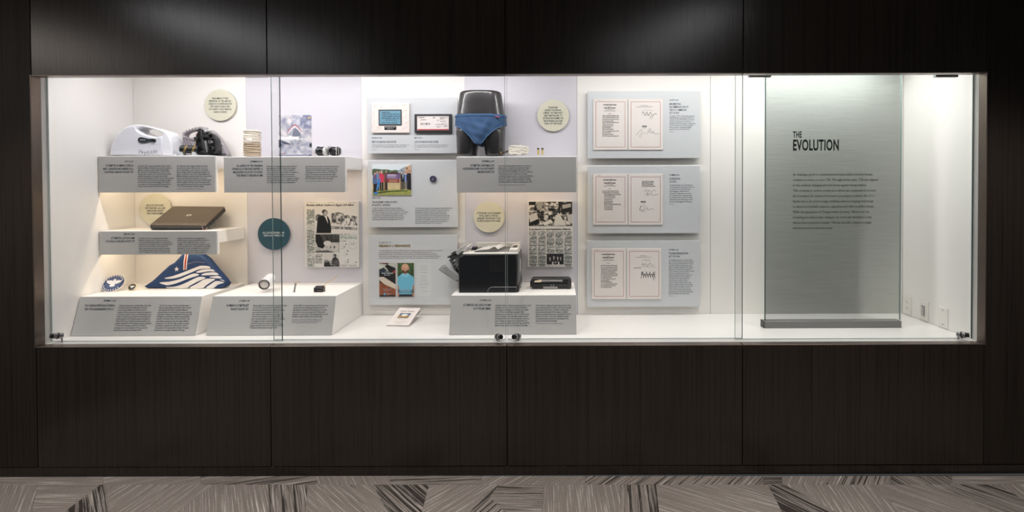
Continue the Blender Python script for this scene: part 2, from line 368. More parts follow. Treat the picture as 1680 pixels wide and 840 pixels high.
# ---- niche shell
struct(ob('wall_left', box(XL-0.03, XL-0.001, RD+0.001, YB+0.03, SILL-0.03, CEIL+0.03), WHITE))
struct(ob('wall_right', box(XR+0.001, XR+0.03, RD+0.001, YB+0.03, SILL-0.03, CEIL+0.03), WHITE))
struct(ob('floor_niche', box(XL, XR, RD+0.001, YB, SILL-0.03, SILL-0.0005), DECK))
struct(ob('ceiling_niche', box(XL, XR, 0.062, YB, CEIL, CEIL+0.03), WHITE))
wb = struct(ob('wall_back', box(XL, XR, YB+0.005, YB+0.03, SILL-0.03, CEIL+0.03), mat('joint_grey', S(110, 108, 106), 0.7)))
bx = [219, 405, 594, 763, 947, 1165.5, 1484]
bxx = [XL]+[P(a, 300, YB).x for a in bx[1:-1]]+[XR]
for i, (a, b) in enumerate(zip(bxx, bxx[1:])):
    g2 = 0.0012 if i in (4, 5) else 0.0004
    ob('back_panel', box(a+g2, b-g2, YB, YB+0.0048, SILL, CEIL), LAV if i in (1, 3) else PANELW, wb)
# ---- room floor and ceiling
fl = struct(ob('floor', box(-4.5, 4.2, -4.2, 0.0, -0.05, -0.006), mat('carpet_backing', S(70, 66, 62), 0.9)))
struct(ob('ceiling', box(-4.5, 4.2, -4.2, 0.06, TOPW, TOPW+0.05), mat('ceiling_white', S(175, 172, 168), 0.8)))
def carpet(pts, dirv, dark):
    """pts: floor points, dirv: stripe direction on the floor"""
    ang = -math.atan2(dirv[1], dirv[0]); c = sum((Vector((p[0], p[1], 0)) for p in pts), Vector())/len(pts)
    b = bmesh.new(); top = []
    for p in pts:
        v = Vector((p[0], p[1], 0)); d = c-v; v = v+d.normalized()*0.0006; top.append(b.verts.new((v.x, v.y, 0)))
    f = b.faces.new(top); f.normal_update()
    if f.normal.z < 0: f.normal_flip()
    r = bmesh.ops.extrude_face_region(b, geom=[f])
    for v in [e for e in r['geom'] if isinstance(e, bmesh.types.BMVert)]: v.co.z = -0.006
    bmesh.ops.recalc_face_normals(b, faces=b.faces[:])
    o = ob('carpet_tile', b, CARPET, fl); me = o.data
    for nm, val in (('angle', ang), ('dark', dark+(.045 if dark > .1 else 0))):
        a = me.attributes.new(nm, 'FLOAT', 'POINT'); a.data.foreach_set('value', [val]*len(me.vertices))
def carpet_px(pts, sd, dark):
    q = [PZ(x, y, 0) for x, y in pts]; q = [Vector((p.x, min(p.y, 0.003), 0)) for p in q]; c = [sum(p[0] for p in pts)/len(pts), sum(p[1] for p in pts)/len(pts)]
    a = PZ(c[0], c[1], 0); b = PZ(c[0]+sd[0], c[1]+sd[1], 0); carpet(q, (b.x-a.x, b.y-a.y), dark)
H, VV, SL, BS = (10, 0), (1, 10), (10, -9), (10, 9)
B0, B1, B2 = 781, 795, 847
row1 = [(-160, 170, H, .0), (170, 330, (10, -2), .02), (330, 520, (10, -1.5), .13), (520, 640, (3, 6), .0), (640, 790, (10, -.5), .14), (790, 960, (10, -6), .05), (960, 1252, (10, -8), .13), (1252, 1283, H, .2), (1283, 1350, (4, -9), .02), (1350, 1462, (4, -9), .12), (1462, 1562, (10, 6), .16), (1562, 1830, H, .06)]
for a, b, d, k in row1: carpet_px([(a, B0), (b, B0), (b, B1), (a, B1)], d, k)
row2 = [([(-160, B1), (62, B1), (50, B2), (-160, B2)], (5, -9), .0), ([(62, B1), (165, B1), (96, B2), (50, B2)], H, .05), ([(165, B1), (173, B1), (179, B2), (96, B2)], (1.5, 10), .2),
        ([(173, B1), (352, B1), (282, B2), (179, B2)], (10, -7), .02), ([(352, B1), (440, B1), (440, B2), (282, B2)], VV, .05), ([(440, B1), (505, B1), (500, B2), (440, B2)], VV, .15),
        ([(505, B1), (612, B1), (640, B2), (500, B2)], BS, .1), ([(612, B1), (704, B1), (690, B2), (640, B2)], BS, .19), ([(704, B1), (818, B1), (763, B2), (690, B2)], (10, -6), .03),
        ([(818, B1), (892, B1), (888, B2), (836, B2), (803, 815)], (10, .3), .13), ([(803, 815), (836, B2), (763, B2)], (10, -9), .15), ([(892, B1), (1015, B1), (1020, B2), (888, B2)], VV, .02),
        ([(1015, B1), (1076, B1), (1082, B2), (1020, B2)], VV, .16), ([(1076, B1), (1260, B1), (1287, B2), (1082, B2)], (10, 3), .0), ([(1260, B1), (1287, B1), (1385, B2), (1287, B2)], (10, 5), .2),
        ([(1287, B1), (1432, B1), (1488, B2), (1385, B2)], (7, 10), .02), ([(1432, B1), (1540, B1), (1640, B2), (1488, B2)], (10, 3.5), .07), ([(1540, B1), (1640, B1), (1720, B2), (1640, B2)], (10, 3.5), .15), ([(1640, B1), (1830, B1), (1830, B2), (1720, B2)], (10, 7), .03)]
for p, d, k in row2: carpet_px(p, d, k)
yy = PZ(840, B2, 0).y
for r in range(4):
    x = -3.3+random.random()*.4
    y1 = yy-0.004-r*.5; y0 = y1-.5
    while x < 2.9:
        w = random.choice((.5, .7, 1.0)); s = random.uniform(-.25, .25)
        a1, a2 = random.random()*math.pi, random.random()*math.pi; m0 = x+w*.5
        carpet([(x, y0), (m0+s, y0), (m0-s, y1), (x, y1)], (math.cos(a1), math.sin(a1)), random.choice((0, .03, .13)))
        carpet([(m0+s, y0), (x+w, y0), (x+w, y1), (m0-s, y1)], (math.cos(a2), math.sin(a2)), random.choice((0, .05, .17)))
        x += w
# ================================================================== GLASS DOORS
def door(pxl, pxr, Y, label, clips, lock, side):
    x0, x1 = P(pxl, 330, Y).x, P(pxr, 330, Y).x; x0, x1 = max(x0, XL+0.003), min(x1, XR-0.003)
    t = thing('glass_door', label, 'glass door', ((x0+x1)/2, Y, SILL), 'frameless glass doors of the display case')
    b = box(x0, x1, Y-0.003, Y+0.003, SILL+0.004, HEAD+0.05)
    b.faces.ensure_lookup_table()
    for f in b.faces: f.material_index = 0 if abs(f.normal.y) > .9 else 1
    ob('pane', b, [GLASS, GEDGE], t)
    for e0, e1, gm in ((x0-.0006, x0+.0004, GEDGE2), (x1-.0012, x1+.0008, GEDGE if pxr != 829 else GEDGE2)): ob('polished_edge', box(e0, e1, Y-.0034, Y+.0034, SILL+.004, HEAD+.04), gm, t)
    ob('polished_edge', box(x0, x1, Y-.0034, Y+.0034, SILL+.0035, SILL+.0062), GEDGE2, t)
    for a, c in clips:
        ca, cb = P(a, 126, Y).x, P(c, 126, Y).x; z = P(a, 127.2, Y).z
        ob('top_clip', box(ca, cb, Y-0.012, Y+0.012, z, HEAD+0.05, 0.002, 1), STEEL, t)
    q = P(lock[0], lock[1], Y-0.02); s = side
    k = ob('lock', cyl(q+Vector((-s*.006, .016, -.002)), q+Vector((s*.016, -.016, 0.006)), .0145, 20, bev=.002), STEEL, t, smooth=False)
    ob('lock_core', cyl(q+Vector((s*.016, -.0155, .006)), q+Vector((s*.024, -.026, .008)), .0115, 20, bev=.0015), BLACKP, k)
    ob('lock_collar', lathe_axis(q+Vector((s*.004, .0, .002)), (s*.022, -.032, .008), [(.0142, 0), (.0165, .0), (.0165, .005), (.0142, .005)]), BLACKP, k)
    ob('lock_foot', cyl(q+Vector((-s*.002, .012, -.004)), (q.x-s*.004, Y-0.008, SILL+.0005), .0035, 10), STEEL, k)
door(76, 461, YG, 'clear glass door at the far left with a small lock in its lower left corner', [(99, 137), (402, 438)], (97, 551.5), -1)
door(447, 829, YG+0.014, 'clear glass door left of the middle, in front of the torso form, with its lock at lower right', [], (816, 553), 1)
door(832, 1218, YG+0.014, 'clear glass door right of the middle, in front of the framed law documents, with its lock at lower left', [], (850, 553), -1)
door(1206, 1604, YG, 'clear glass door at the far right with a lock in its lower right corner beside the outlets', [(1228, 1264), (1533, 1570)], (1576, 550), 1)

# ================================================================== SHELVES AND PLINTHS
WARM = (1.0, 0.80, 0.56)
YS = 0.38
DATEC = INK
def shelf(x0, x1, ytop, ybot, label, warm):
    a = P(x0, ytop, YS); b = P(x1, ytop, YS); zt, zb = a.z, P(x0, ybot, YS).z; a.x = max(a.x, XL+0.004)
    t = thing('wall_shelf', label, 'shelf', ((a.x+b.x)/2, YB, zt-0.07), 'wall shelves with grey caption fronts')
    lip = 0.006
    ob('board', box(a.x, b.x+0.006, YS+0.0065, YB-0.0005, zt-0.07, zt+lip*0.6, 0.0015, 1), SHELFW, t)
    ob('caption_plate', box(a.x, b.x, YS, YS+0.006, zb, zt, 0.0008, 1), PLATE, t)
    ob('front_backing', box(a.x+0.003, b.x+0.006, YS+0.0062, YS+0.02, zb+0.001, zt-0.0702), SHELFW, t)
    ob('light_strip', box(a.x+0.04, b.x-0.04, YS+0.05, YS+0.066, zt-0.077, zt-0.0701), mat('strip_housing', S(210, 205, 195), .5), t)
    area("shelf_strip_light", ((a.x+b.x)/2, YS+0.058, zt-0.079), (0, 0, 0), (b.x-a.x)*.9, 0.012, warm*.62*(b.x-a.x), WARM)
    return t, zt
def cap(t, Y): 
    def f(name, lines, x, y, lh, c, w, m=INK, al='L', bold=0.0): text(t, name, lines, x, y, lh, c, w, m, al, Y=Y, bold=bold)
    return f
t1, ZU = shelf(155, 352, 257, 316, 'upper left grey shelf, headed by a meat grinder bombing attempt, under the two grinders', 3.0)
f = cap(t1, YS)
f('date_text', ['JULY 15, 2017'], 219, 263.6, 4, 2.5, 14, al='R', bold=.02)
f('heading_text', ['ATTEMPTED BOMBING USING A', 'MEAT GRINDER AND BARBIE DOLL', 'ON ETIHAD AIRWAYS FLIGHT 451'], 219, 269.6, 5.35, 3.7, 49.5, al='R', bold=.012)
f('body_text', wrap('On July 15, 2017, Lebanese-Australian brothers, Khaled Khayat and Mahmoud Khayat were arrested in Sydney, on suspicion of a plot to bomb an Etihad Airways Flight 451, a Boeing 777, departing Sydney, on July 15, 2017. The plan was to detonate C-4 concealed inside a Barbie doll and a meat grinder, 20 minutes into the flight which had 400 passengers onboard. The plot was prevented at the check-in counter when the meat grinder weighed too much to be carried as hand luggage. The brothers never made it onto the plane because the bag, with the weapon, was too heavy to be taken as hand luggage.', 11), 226, 271, 3.33, 2.3, 59, bold=.014)
f('body_text', wrap('The self bomb builder taught the family cell and put the brothers in contact with the leader of a terror group. Tarek Khayat, a senior member of the deadly group in Raqqa, shipped the military-grade explosive to Sydney, in Turkey, to the brothers, Khaled Khayat and Mahmoud Khayat, in Australia. After Khaled was arrested by terrorism authorities in Iraq after he arrived to evidence, he was released in December 2018 after being found not guilty as a brother of his own volition. Both were captured and convicted in the court on September 17, 2019 and sentenced to death by hanging.', 11), 290, 271, 3.33, 2.3, 57, bold=.014)
f('credit_text', ['This exhibit is supported by the TSA Evidence Preservation Program, 2018'], 290, 309, 3, 1.7, 44)
t2, _ = shelf(367, 565, 258, 316, 'second upper grey shelf, carrying the coil, the magazine and the taped device', 3.2)
f = cap(t2, YS)
f('date_text', ['DECEMBER 24, 2014'], 431, 263.6, 4, 2.5, 20, al='R', bold=.02)
f('heading_text', ['AL-QAEDA IN THE ARABIAN', 'PENINSULA PUBLISHES INSPIRE 13', 'MAGAZINE ON HOW TO BUILD', 'THE PERFECT HIDDEN BOMB'], 431, 269.8, 5.33, 3.7, 50, al='R', bold=.012)
f('body_text', wrap('Al-Qaeda in the Arabian Peninsula released its issue of Inspire Magazine, an English language online magazine which discussed production as a result of detail and secrets, ideas were laid down for future bomb makers to attack, detailed in the drawings of a secure, hidden bomb. It was published in time for the anniversary of the 2009 underwear bomb plot. The magazine is a detailed how-to guide with instructions on building a device that could defeat many of the security screening systems.', 9), 437.5, 271.5, 3.31, 2.3, 53, bold=.014)
f('body_text', wrap('In the Neurotmesis section, bomb parts and devices. The issue uses gel capsules, precautions, and even explains how to hide from airport screening. Their technology has evolved to dual use. The "Inspire" attack in the Arabian Peninsula addresses airline capabilities and has taken a new, more deadly turn about security procedures and technologies.', 7), 501, 271.8, 3.31, 2.3, 55, bold=.014)
f('credit_text', ['This exhibit is supported by the TSA Evidence Preservation Program, 2018'], 501, 296.2, 3, 1.7, 44)
t3, _ = shelf(749, 945, 258, 316, 'upper grey shelf under the black torso form and the two vials', 3.0)
f = cap(t3, YS)
f('date_text', ['DECEMBER 25, 2009'], 811, 263, 4, 2.6, 20, al='R', bold=.02)
f('heading_text', ['ATTEMPTED CHRISTMAS DAY', 'UNDERWEAR BOMB ON NORTHWEST', 'AIRLINES FLIGHT 253'], 811, 269.4, 5.25, 3.7, 52, al='R', bold=.012)
f('body_text', wrap('Umar Farouk Abdulmutallab attempted to detonate an explosive device concealed in his underwear while on board Northwest Airlines Flight 253 en route from Amsterdam to Detroit, Michigan. The device consisted of a six-inch packet, which was sewn into his briefs containing an explosive powder, components included the explosive PETN and a syringe containing the initiating chemicals. The device caught fire and failed to detonate and Abdulmutallab was subdued by passengers and crew.', 9), 817.5, 270.8, 3.31, 2.3, 57, bold=.014)
f('credit_text', ['This exhibit is supported by the TSA Evidence Preservation Program, 2018'], 817.5, 302.4, 3, 1.7, 44)
t4, ZL_ = shelf(156, 354.5, 380, 418, 'lower left grey shelf holding the laptop, above the folded flag', 2.6)
f = cap(t4, YS)
f('date_text', ['FEBRUARY 2, 2016'], 221, 382.7, 4, 2.5, 18, al='R', bold=.02)
f('heading_text', ['ATTEMPTED LAPTOP BOMB', 'ON DAALLO AIRLINES FLIGHT 159'], 221, 388.7, 5.2, 3.6, 48, al='R', bold=.012)
f('body_text', wrap('On February 2, 2016, 20 minutes after taking off from Mogadishu, Somalia, at about 14,000 feet, an explosion occurred aboard Daallo Airlines Flight 159, an Airbus A321, opening a hole in the fuselage. There were 74 passengers and seven crew on board at the time of the incident. Two injuries were reported and the burnt body of the alleged suicide bomber, Abdullahi Abdisalam Borleh, fell from the aircraft. The flight had been delayed, so at the time of the', 8), 227.5, 389.5, 3.27, 2.3, 55, bold=.014)
f('body_text', wrap('explosion, the aircraft was not at cruising altitude. A Somali-based group claimed responsibility for the bomb. In a report, had been rigged with a timer to detonate mid-flight. Two airport workers gave the laptop to the man and they handed the device to the passenger in the terminal at Mogadishu. When the investigation later found that the blast tore off in about bomb, damaging everything in the fuselage of the aircraft near the wing, causing altitude', 8), 291, 389.5, 3.27, 2.3, 54, bold=.014)
f('credit_text', ['This exhibit is supported by the TSA Evidence Preservation Program, 2018'], 291, 415.2, 2, 1.6, 44)
YP0, YP1 = 0.19, 0.253                    # leaning plinth front: foot and top edge
ZP = PZ(700, 485, 0).z
ZP = P(700, 485, YP1).z
PN = Vector((0, -(ZP-SILL), (YP1-YP0))).normalized(); PO = Vector((0, YP1, ZP))
def plinth(x0, x1, label):
    a, b = P(x0, 485, YP1).x, P(x1, 485, YP1).x; a = max(a, XL+.004)
    t = thing('display_plinth', label, 'plinth', ((a+b)/2, .45, SILL), 'white plinths with leaning grey caption fronts')
    bm = bmesh.new(); pr = [(YP0+.006, SILL+.0005), (YB-.0005, SILL+.0005), (YB-.0005, ZP), (YP1+.006, ZP)]
    A = [bm.verts.new((a, y, z)) for y, z in pr]; B = [bm.verts.new((b, y, z)) for y, z in pr]
    bm.faces.new(A[::-1]); bm.faces.new(B)
    for i in range(4): bm.faces.new((A[i], A[(i+1) % 4], B[(i+1) % 4], B[i]))
    bmesh.ops.recalc_face_normals(bm, faces=bm.faces[:]); bmesh.ops.bevel(bm, geom=bm.edges[:], offset=.001, segments=1, affect='EDGES')
    ob('body', bm, SHELFW, t)
    d = Vector((0, YP0-YP1, SILL-ZP)); L = d.length; V = -d.normalized(); me = curve_mesh([[(a, -L+.001), (b, -L+.001), (b, 0), (a, 0)]], .0025, .0006, 1)
    me.transform(basis((0, YP1+.0025, ZP-.0006), (1, 0, 0), V)); link('caption_plate', me, PLATE, t)
    def f(name, lines, x, y, lh, c, w, m=INK, al='L', bold=0.0): text(t, name, lines, x, y, lh, c, w, m, al, O=PO, N=PN, bold=bold, lift=.0012)
    return f
f = plinth(127, 331, 'left white plinth with a sloping caption about a new flag, under the folded blue flag')
f('date_text', ['SEPTEMBER 11, 2018'], 190.5, 492, 4, 2.5, 20, al='R', bold=.02)
f('heading_text', ['TSA UNVEILS NEW FLAG DURING', 'THE 17TH ANNIVERSARY OF 9-11'], 189, 499.2, 5.9, 3.8, 49, al='R', bold=.012)
f('body_text', wrap('Strategic Communications and Public Affairs led the effort to design the agency\'s first official flag. The internal process started on March 22, 2018 with a call to all employees. Their voice and input, helped select employees to be part of the creative process and worked through the long contest. The selection process happened in three phases and the final artwork for the TSA flag was approved as judged by 2018 by DHS Protocol. The final artwork was unveiled to the workforce during TSA\'s 9/11 Remembrance event on September 11, 2018 in the central plaza, sealed for the TSA uniform was designed and used on the flag pole. The new patch was introduced to the workforce in September 2018.', 12), 196, 500, 3.62, 2.4, 59, bold=.014)
f('body_text', wrap('The TSA seal consists of a white, graphically stylized American eagle, similarly located above rings of red and white, against a field of blue. The eagle\'s wings and protective feathers are constructed in a pattern, depicting preparation, readiness, and commitment. The wings extend through the red and white containment rings, indicating freedom of movement. There are nine stars with 11 rays, surrounding one image, like that of the eagle established the agency on 9/11 itself. The eagle seal features a graphic representation of land and seas reflecting the modes of transportation TSA is charged with protecting. The eagle\'s head is turned to the right, emulating the TSA eagle.', 12), 262, 500, 3.62, 2.4, 56, bold=.014)
f = plinth(349, 551, 'middle white plinth about a bombed passenger flight, holding the small can')
f('date_text', ['OCTOBER 31, 2015'], 410.5, 492, 4, 2.5, 18, al='R', bold=.02)
f('heading_text', ['BOMBING OF METROJET', 'FLIGHT 9268 BY ISIS'], 409, 499, 5.9, 3.8, 36.5, al='R', bold=.012)
f('body_text', wrap('Metrojet Flight 9268, an Airbus A321, operated on October 31, 2015, when departing from Sharm El Sheikh for St. Petersburg, exploded 23 minutes into flight when Russian carrier was in the Sinai Peninsula. A local of the U.S. allies, verified claims that the bomb had been flight, back to their families and friends, to St. Petersburg. More than eleven other flew rapidly from every terminal and uploaded in the luggage hold, with a small liquid. Investigation confirmed it was placed by a bag, carrying the device in luggage outside and was found in the bulkhead on board of the Sinai-based Islamic State terrorist group ISIL.', 11), 416, 500, 3.6, 2.4, 55, bold=.014)
f('body_text', wrap('At 06:13 AM UTC, the aircraft was torn off from above the northern Sinai desert, when approximately a pound of high-explosive detonated. The decompression tore up the plane and its crew over the desert and 17 children, 224 passengers and crew onboard. The deadliest attack at 31,000 ft yielded no signal, nothing could be rescued today.', 6), 482, 500, 3.6, 2.4, 58, bold=.014)
f('credit_text', wrap('This exhibit is provided by the U.S. Bomb Lab, Washington and TSA. Dedicated 2018. The can and switch are replicas of the pieces that were used by the group. See the newspaper on the wall.', 3), 479.5, 523, 2.6, 1.8, 50)
f = plinth(740, 945, 'white plinth on the right about an air cargo plot, holding the printer')
f('date_text', ['OCTOBER 29, 2010'], 806, 491.2, 4, 2.5, 19, al='R', bold=.02)
f('heading_text', ['ATTEMPTED AIR CARGO BOMB', 'PLOT FROM YEMEN'], 805.5, 498.3, 5.9, 3.8, 45.5, al='R', bold=.012)
f('body_text', wrap('Individuals working for Al-Qaeda attempted to ship two toner cartridges as air cargo to the United States. The devices were shipped to synagogues in the Chicago area. Packages sent to be from a Saudi Arabian intelligence official stating they were on their way to the U.S. and the material on them was found on the cargo flights. Instead of printer HP LaserJet P2055n and the laser printer head, each sent in a laser cartridge was replaced with a black powder. The devices contained an electric detonator and powerful PETN explosive charge ready to be used at either the cartridge.', 10), 812.5, 499.7, 3.6, 2.4, 59, bold=.014)
f('body_text', wrap('Two bombs were shipped via small express parcel, which were tested as proven to be able to avoid power through initial entry borders before. In addition to packing the plastic all real-world printer-like charges, to identify only at the materials based reports, meaning the TSA K-9 divisions. The device cannot name officially concealed as that all the printer and parcels, mixed appear to be carried in the almost any terminals.', 8), 879, 499.7, 3.6, 2.4, 58, bold=.014)
f('credit_text', ['This exhibit is supported by U.S. Homeland Security Evidence Program'], 879, 529.6, 3, 1.8, 43)

# ================================================================== ROUND SIGNS
def disc(px, py, r, m, lines, ink, lh, cp, w, label, Y=0.632, th=.008):
    c = P(px, py, Y); rr = (P(px+r, py, Y)-c).length
    t = thing('round_sign', label, 'round sign', (c.x, YB, c.z), 'round quotation signs on the back wall')
    ob('disc', cyl(c, c+Vector((0, th, 0)), rr, 48, bev=.001), m, t)
    ob('spacer', cyl(c+Vector((0, th, 0)), (c.x, YB-.0005, c.z), rr*.5, 24), SHELFW, t)
    text(t, 'sign_text', lines, px, py-(len(lines)-1)*lh/2-cp/2, lh, cp, w, ink, 'C', Y=Y, bold=.016)
disc(361, 172.5, 25.8, CREAM, ['THE BOMB PLOT WAS', 'PREVENTED AT THE AIRPORT', 'CHECK-IN COUNTER BECAUSE', 'THE CARRY-ON BAG WAS', 'TOO HEAVY TO BE TAKEN AS', 'HAND LUGGAGE'], INK, 4.45, 3.1, 38.5, 'cream round sign high on the wall above the opened grinder')
disc(254.5, 343.5, 25.8, CREAM, ['BECAUSE THE FLIGHT', 'WAS DELAYED, ALL LIVES', 'WERE SAVED EXCEPT', 'THE SUICIDE BOMBER'], INK, 4.45, 3.1, 33, 'yellow-lit cream round sign partly behind the laptop')
disc(449, 384, 26.2, TEAL, ['ALL 224 PASSENGERS AND', 'CREW LOST THEIR LIVES'], WINK, 4.6, 3.1, 36, 'dark teal round sign with white lettering, left of the newspaper with the suited man')
disc(802, 356, 25.6, CREAM, ['A TIP FROM A SAUDI ARABIAN', 'INTELLIGENCE OFFICIAL,', 'ENABLED THE DEVICES TO BE', 'FOUND DURING STOP-OVERS.'], INK, 4.3, 3.0, 39, 'cream round sign above the black printer')
disc(907.5, 189.5, 26, CREAM, ['PASSENGER,', 'JASPER SCHURINGA,', 'JUMPED ON TERRORIST,', 'ABDULMUTALLAB, TO', 'EXTINGUISH FLAMES ON', 'HIS BURNING LEG AND', 'WALL OF THE PLANE'], INK, 4.4, 3.0, 33, 'cream round sign to the right of the torso form, above the two vials')

# ================================================================== FROSTED BOARDS
YA = 0.612                                   # front of the acrylic boards
def board(x0, x1, y0, y1, label):
    a, b = P(x0, y1, YA), P(x1, y0, YA)
    t = thing('acrylic_board', label, 'wall board', ((a.x+b.x)/2, YB, a.z), 'frosted boards on the back wall')
    ob('panel', box(a.x, b.x, YA, YA+.012, a.z, b.z, .0012, 1), ACRYL, t)
    for u in (.12, .88):
        for v in (.12, .88):
            x, z = a.x+(b.x-a.x)*u, a.z+(b.z-a.z)*v
            ob('standoff', cyl((x, YA+.0122, z), (x, YB-.0005, z), .009, 10), STEEL, t)
    return cap(t, YA)
f = board(603, 750.5, 160, 252, 'upper left frosted board with two boarding passes, beside the torso form')
f('date_text', ['JANUARY 23, 2004'], 610, 225, 4, 2.3, 17, bold=.02); f('date_text', ['MAY 13, 2010'], 680, 225, 4, 2.3, 12, bold=.02)
f('heading_text', ['FIRST BOARDING PASS ISSUED'], 610, 231, 4, 3.5, 40.5, bold=.012); f('heading_text', ['LAST BOARDING PASS ISSUED'], 680, 231, 4, 3.5, 39.5, bold=.012)
f('body_text', ['The first boarding pass issued following the airline implementation of', 'Secure Flight for domestic passenger flights on January 23, 2004.'], 610, 236.8, 3, 2, 61)
f('body_text', ['The last boarding pass issued before the full implementation of', 'Secure Flight on all domestic commercial flights in May 2010.'], 680, 236.8, 3, 2, 56)
f('credit_text', ['TSA archives'], 610, 244.3, 3, 1.6, 8); f('credit_text', ['TSA archives'], 680, 244.3, 3, 1.6, 8)
f = board(604, 750.5, 263, 373, 'middle left frosted board with an outdoor group photograph and a coin')
f('date_text', ['APRIL 29, 2002'], 610.5, 323.6, 4, 2.3, 13.5, bold=.02)
f('heading_text', ['TSA ACADEMY OPENS AT FLETC', 'IN GLYNCO, GEORGIA'], 610.5, 330, 4.7, 3.2, 42, bold=.012)
f('body_text', wrap('On April 29, 2002, the Office of Training and Workforce Engagement established the TSA Academy at the Federal Law Enforcement Training Center in Glynco, Georgia. The TSA Academy was created to provide an annual self learning environment with a concentration of standardization that benefit every single performer. Transportation security officer basic courses and the leadership academy provide the highest level of officers.', 7), 610.5, 340.5, 3.05, 2.1, 59.5, bold=.012)
f('body_text', wrap('The TSA Academy Recognition Coin was designed in October 2002 and it was unveiled around the opening of the facility. The Academy is a world-class training facility providing basic training. Three separate pillars with the Academy remind employees always: Excellence in Everything. It represents the establishment of the academy during the tour and the fast surrounding the eagle and past the boys across the rest of the year. The eagle reminds over the highlights. The dedicated year ends for all of our new instructors and sages, the recognition is that every officer from each state has met with the goals: "No one stands alone."', 9), 681, 340.5, 3.05, 2.1, 61, bold=.012)
f = board(605, 750.5, 385.5, 500.5, 'lower left frosted memorial board, behind the open rear of the printer')
f('heading_text', ['IN MEMORY OF'], 621.5, 396.6, 4, 2.9, 20, BROWNINK)
f('name_text', ['GERARDO I. HERNANDEZ'], 621, 401.3, 4, 3.9, 53, GOLDINK, bold=.04)
f('body_text', wrap('On Friday, November 1, 2013, TSA Officer Gerardo I. Hernandez, age 39 was shot and killed by a lone gunman at the Los Angeles International Airport. Law enforcement officials identified the suspect as an individual that had ideas to kill TSA officers. He was the first and only Transportation Security Officer killed in action since the agency was created in November 2001 and was deservedly remembered by airport workers as a friendly face. Hernandez was 39 and he died at the hospital. Two others were also injured.', 5), 621.5, 410, 3.08, 2.1, 105, BROWNINK, bold=.008)
prog = [('Welcome', 436), ('National Anthem', 439.2), ('Invocation', 442.6), ('Opening Remarks', 447), ('Tribute', 453), ('Reading', 457.2), ('Reflections', 461), ('Moment of Silence', 465), ('Presentation to the Family', 467), ('Benediction', 471.5), ('Closing', 478)]
t = bpy.data.objects['acrylic_board.002']
for s, y in prog: text(t, 'printed_line', [s], 695.5, y-1, 3, 1.5, 6+len(s)*.45, INK, 'C', Y=YA)
b_ = box(P(683.5, 432, YA).x, P(707.5, 432, YA).x, YA-.0006, YA-.0001, P(690, 487, YA).z, P(690, 432, YA).z)
ob('programme_sheet', b_, mat('programme_tint', S(202, 204, 205), .5), t)
LAW = [('AUGUST 3, 2007', ['IMPLEMENTING', 'RECOMMENDATIONS OF', 'THE 9/11 COMMISSION', 'ACT OF 2007'], 149, 260, 162.2, 246, 163, 15, 170, 4.9, 31, 189.3, 8, 3.08, 43, 964, 0,
        'On August 3, 2007, President Bush signed the Implementing Recommendations of the 9/11 Commission Act of 2007. Public Law 110-53 included a requirement for provisions of standards toward the Congress covering airline security, included 100 percent screening of all air cargo that is placed aboard flights, passed in order to ensure safe travel.', 'upper right frosted board with two framed-edge law pages'),
       ('NOVEMBER 28, 2001', ['NO-HASSLE FLYING', 'ACT OF 2012'], 272, 383, 285.4, 369, 285.8, 16, 292.6, 4.8, 17.5, 302.6, 9, 3.4, 41, 964, 0,
        'The No-Hassle Flying Act of 2012, Public Law 112-218 was passed on November 28, 2012. The act authorizes TSA to determine whether checked luggage on a flight needs to be re-screened on a flight when it connects to the United States from a foreign airport that has security procedures equal to the security standards used in the United States to certain airports screening baggage that TSA accepts.', 'middle right frosted board with two law pages under the upper one'),
       ('OCTOBER 5, 2018', ['TSA MODERNIZATION', 'ACT OF 2018'], 394.5, 503.5, 407.5, 491, 408.6, 16, 415.2, 4.9, 32, 425.4, 19, 3.06, 42, 963, -2.5,
        'The TSA Modernization Act of 2018, Public Law 115-254, was signed on October 5, 2018. The law requires the Administrator of TSA to use funds to address new passenger needs, improve checkpoint delay times and innovate the agency to last years. The authorization, TSA to continue to evolve and adapt new ways to improve security across the nation, expand its biometrics, trusted traveler, and other partnerships. The act strengthens a partnership of the nation\'s airlines and transportation in surface and travel security. It will also demand deeper focus, advance as well as training, a new operating with new explosives detection systems, and further checks, so that TSA can meet its mission and the traveling public during the authorization for another round. Funding the security standards in the world today.', 'lower right frosted board with two law pages and the longest caption')]
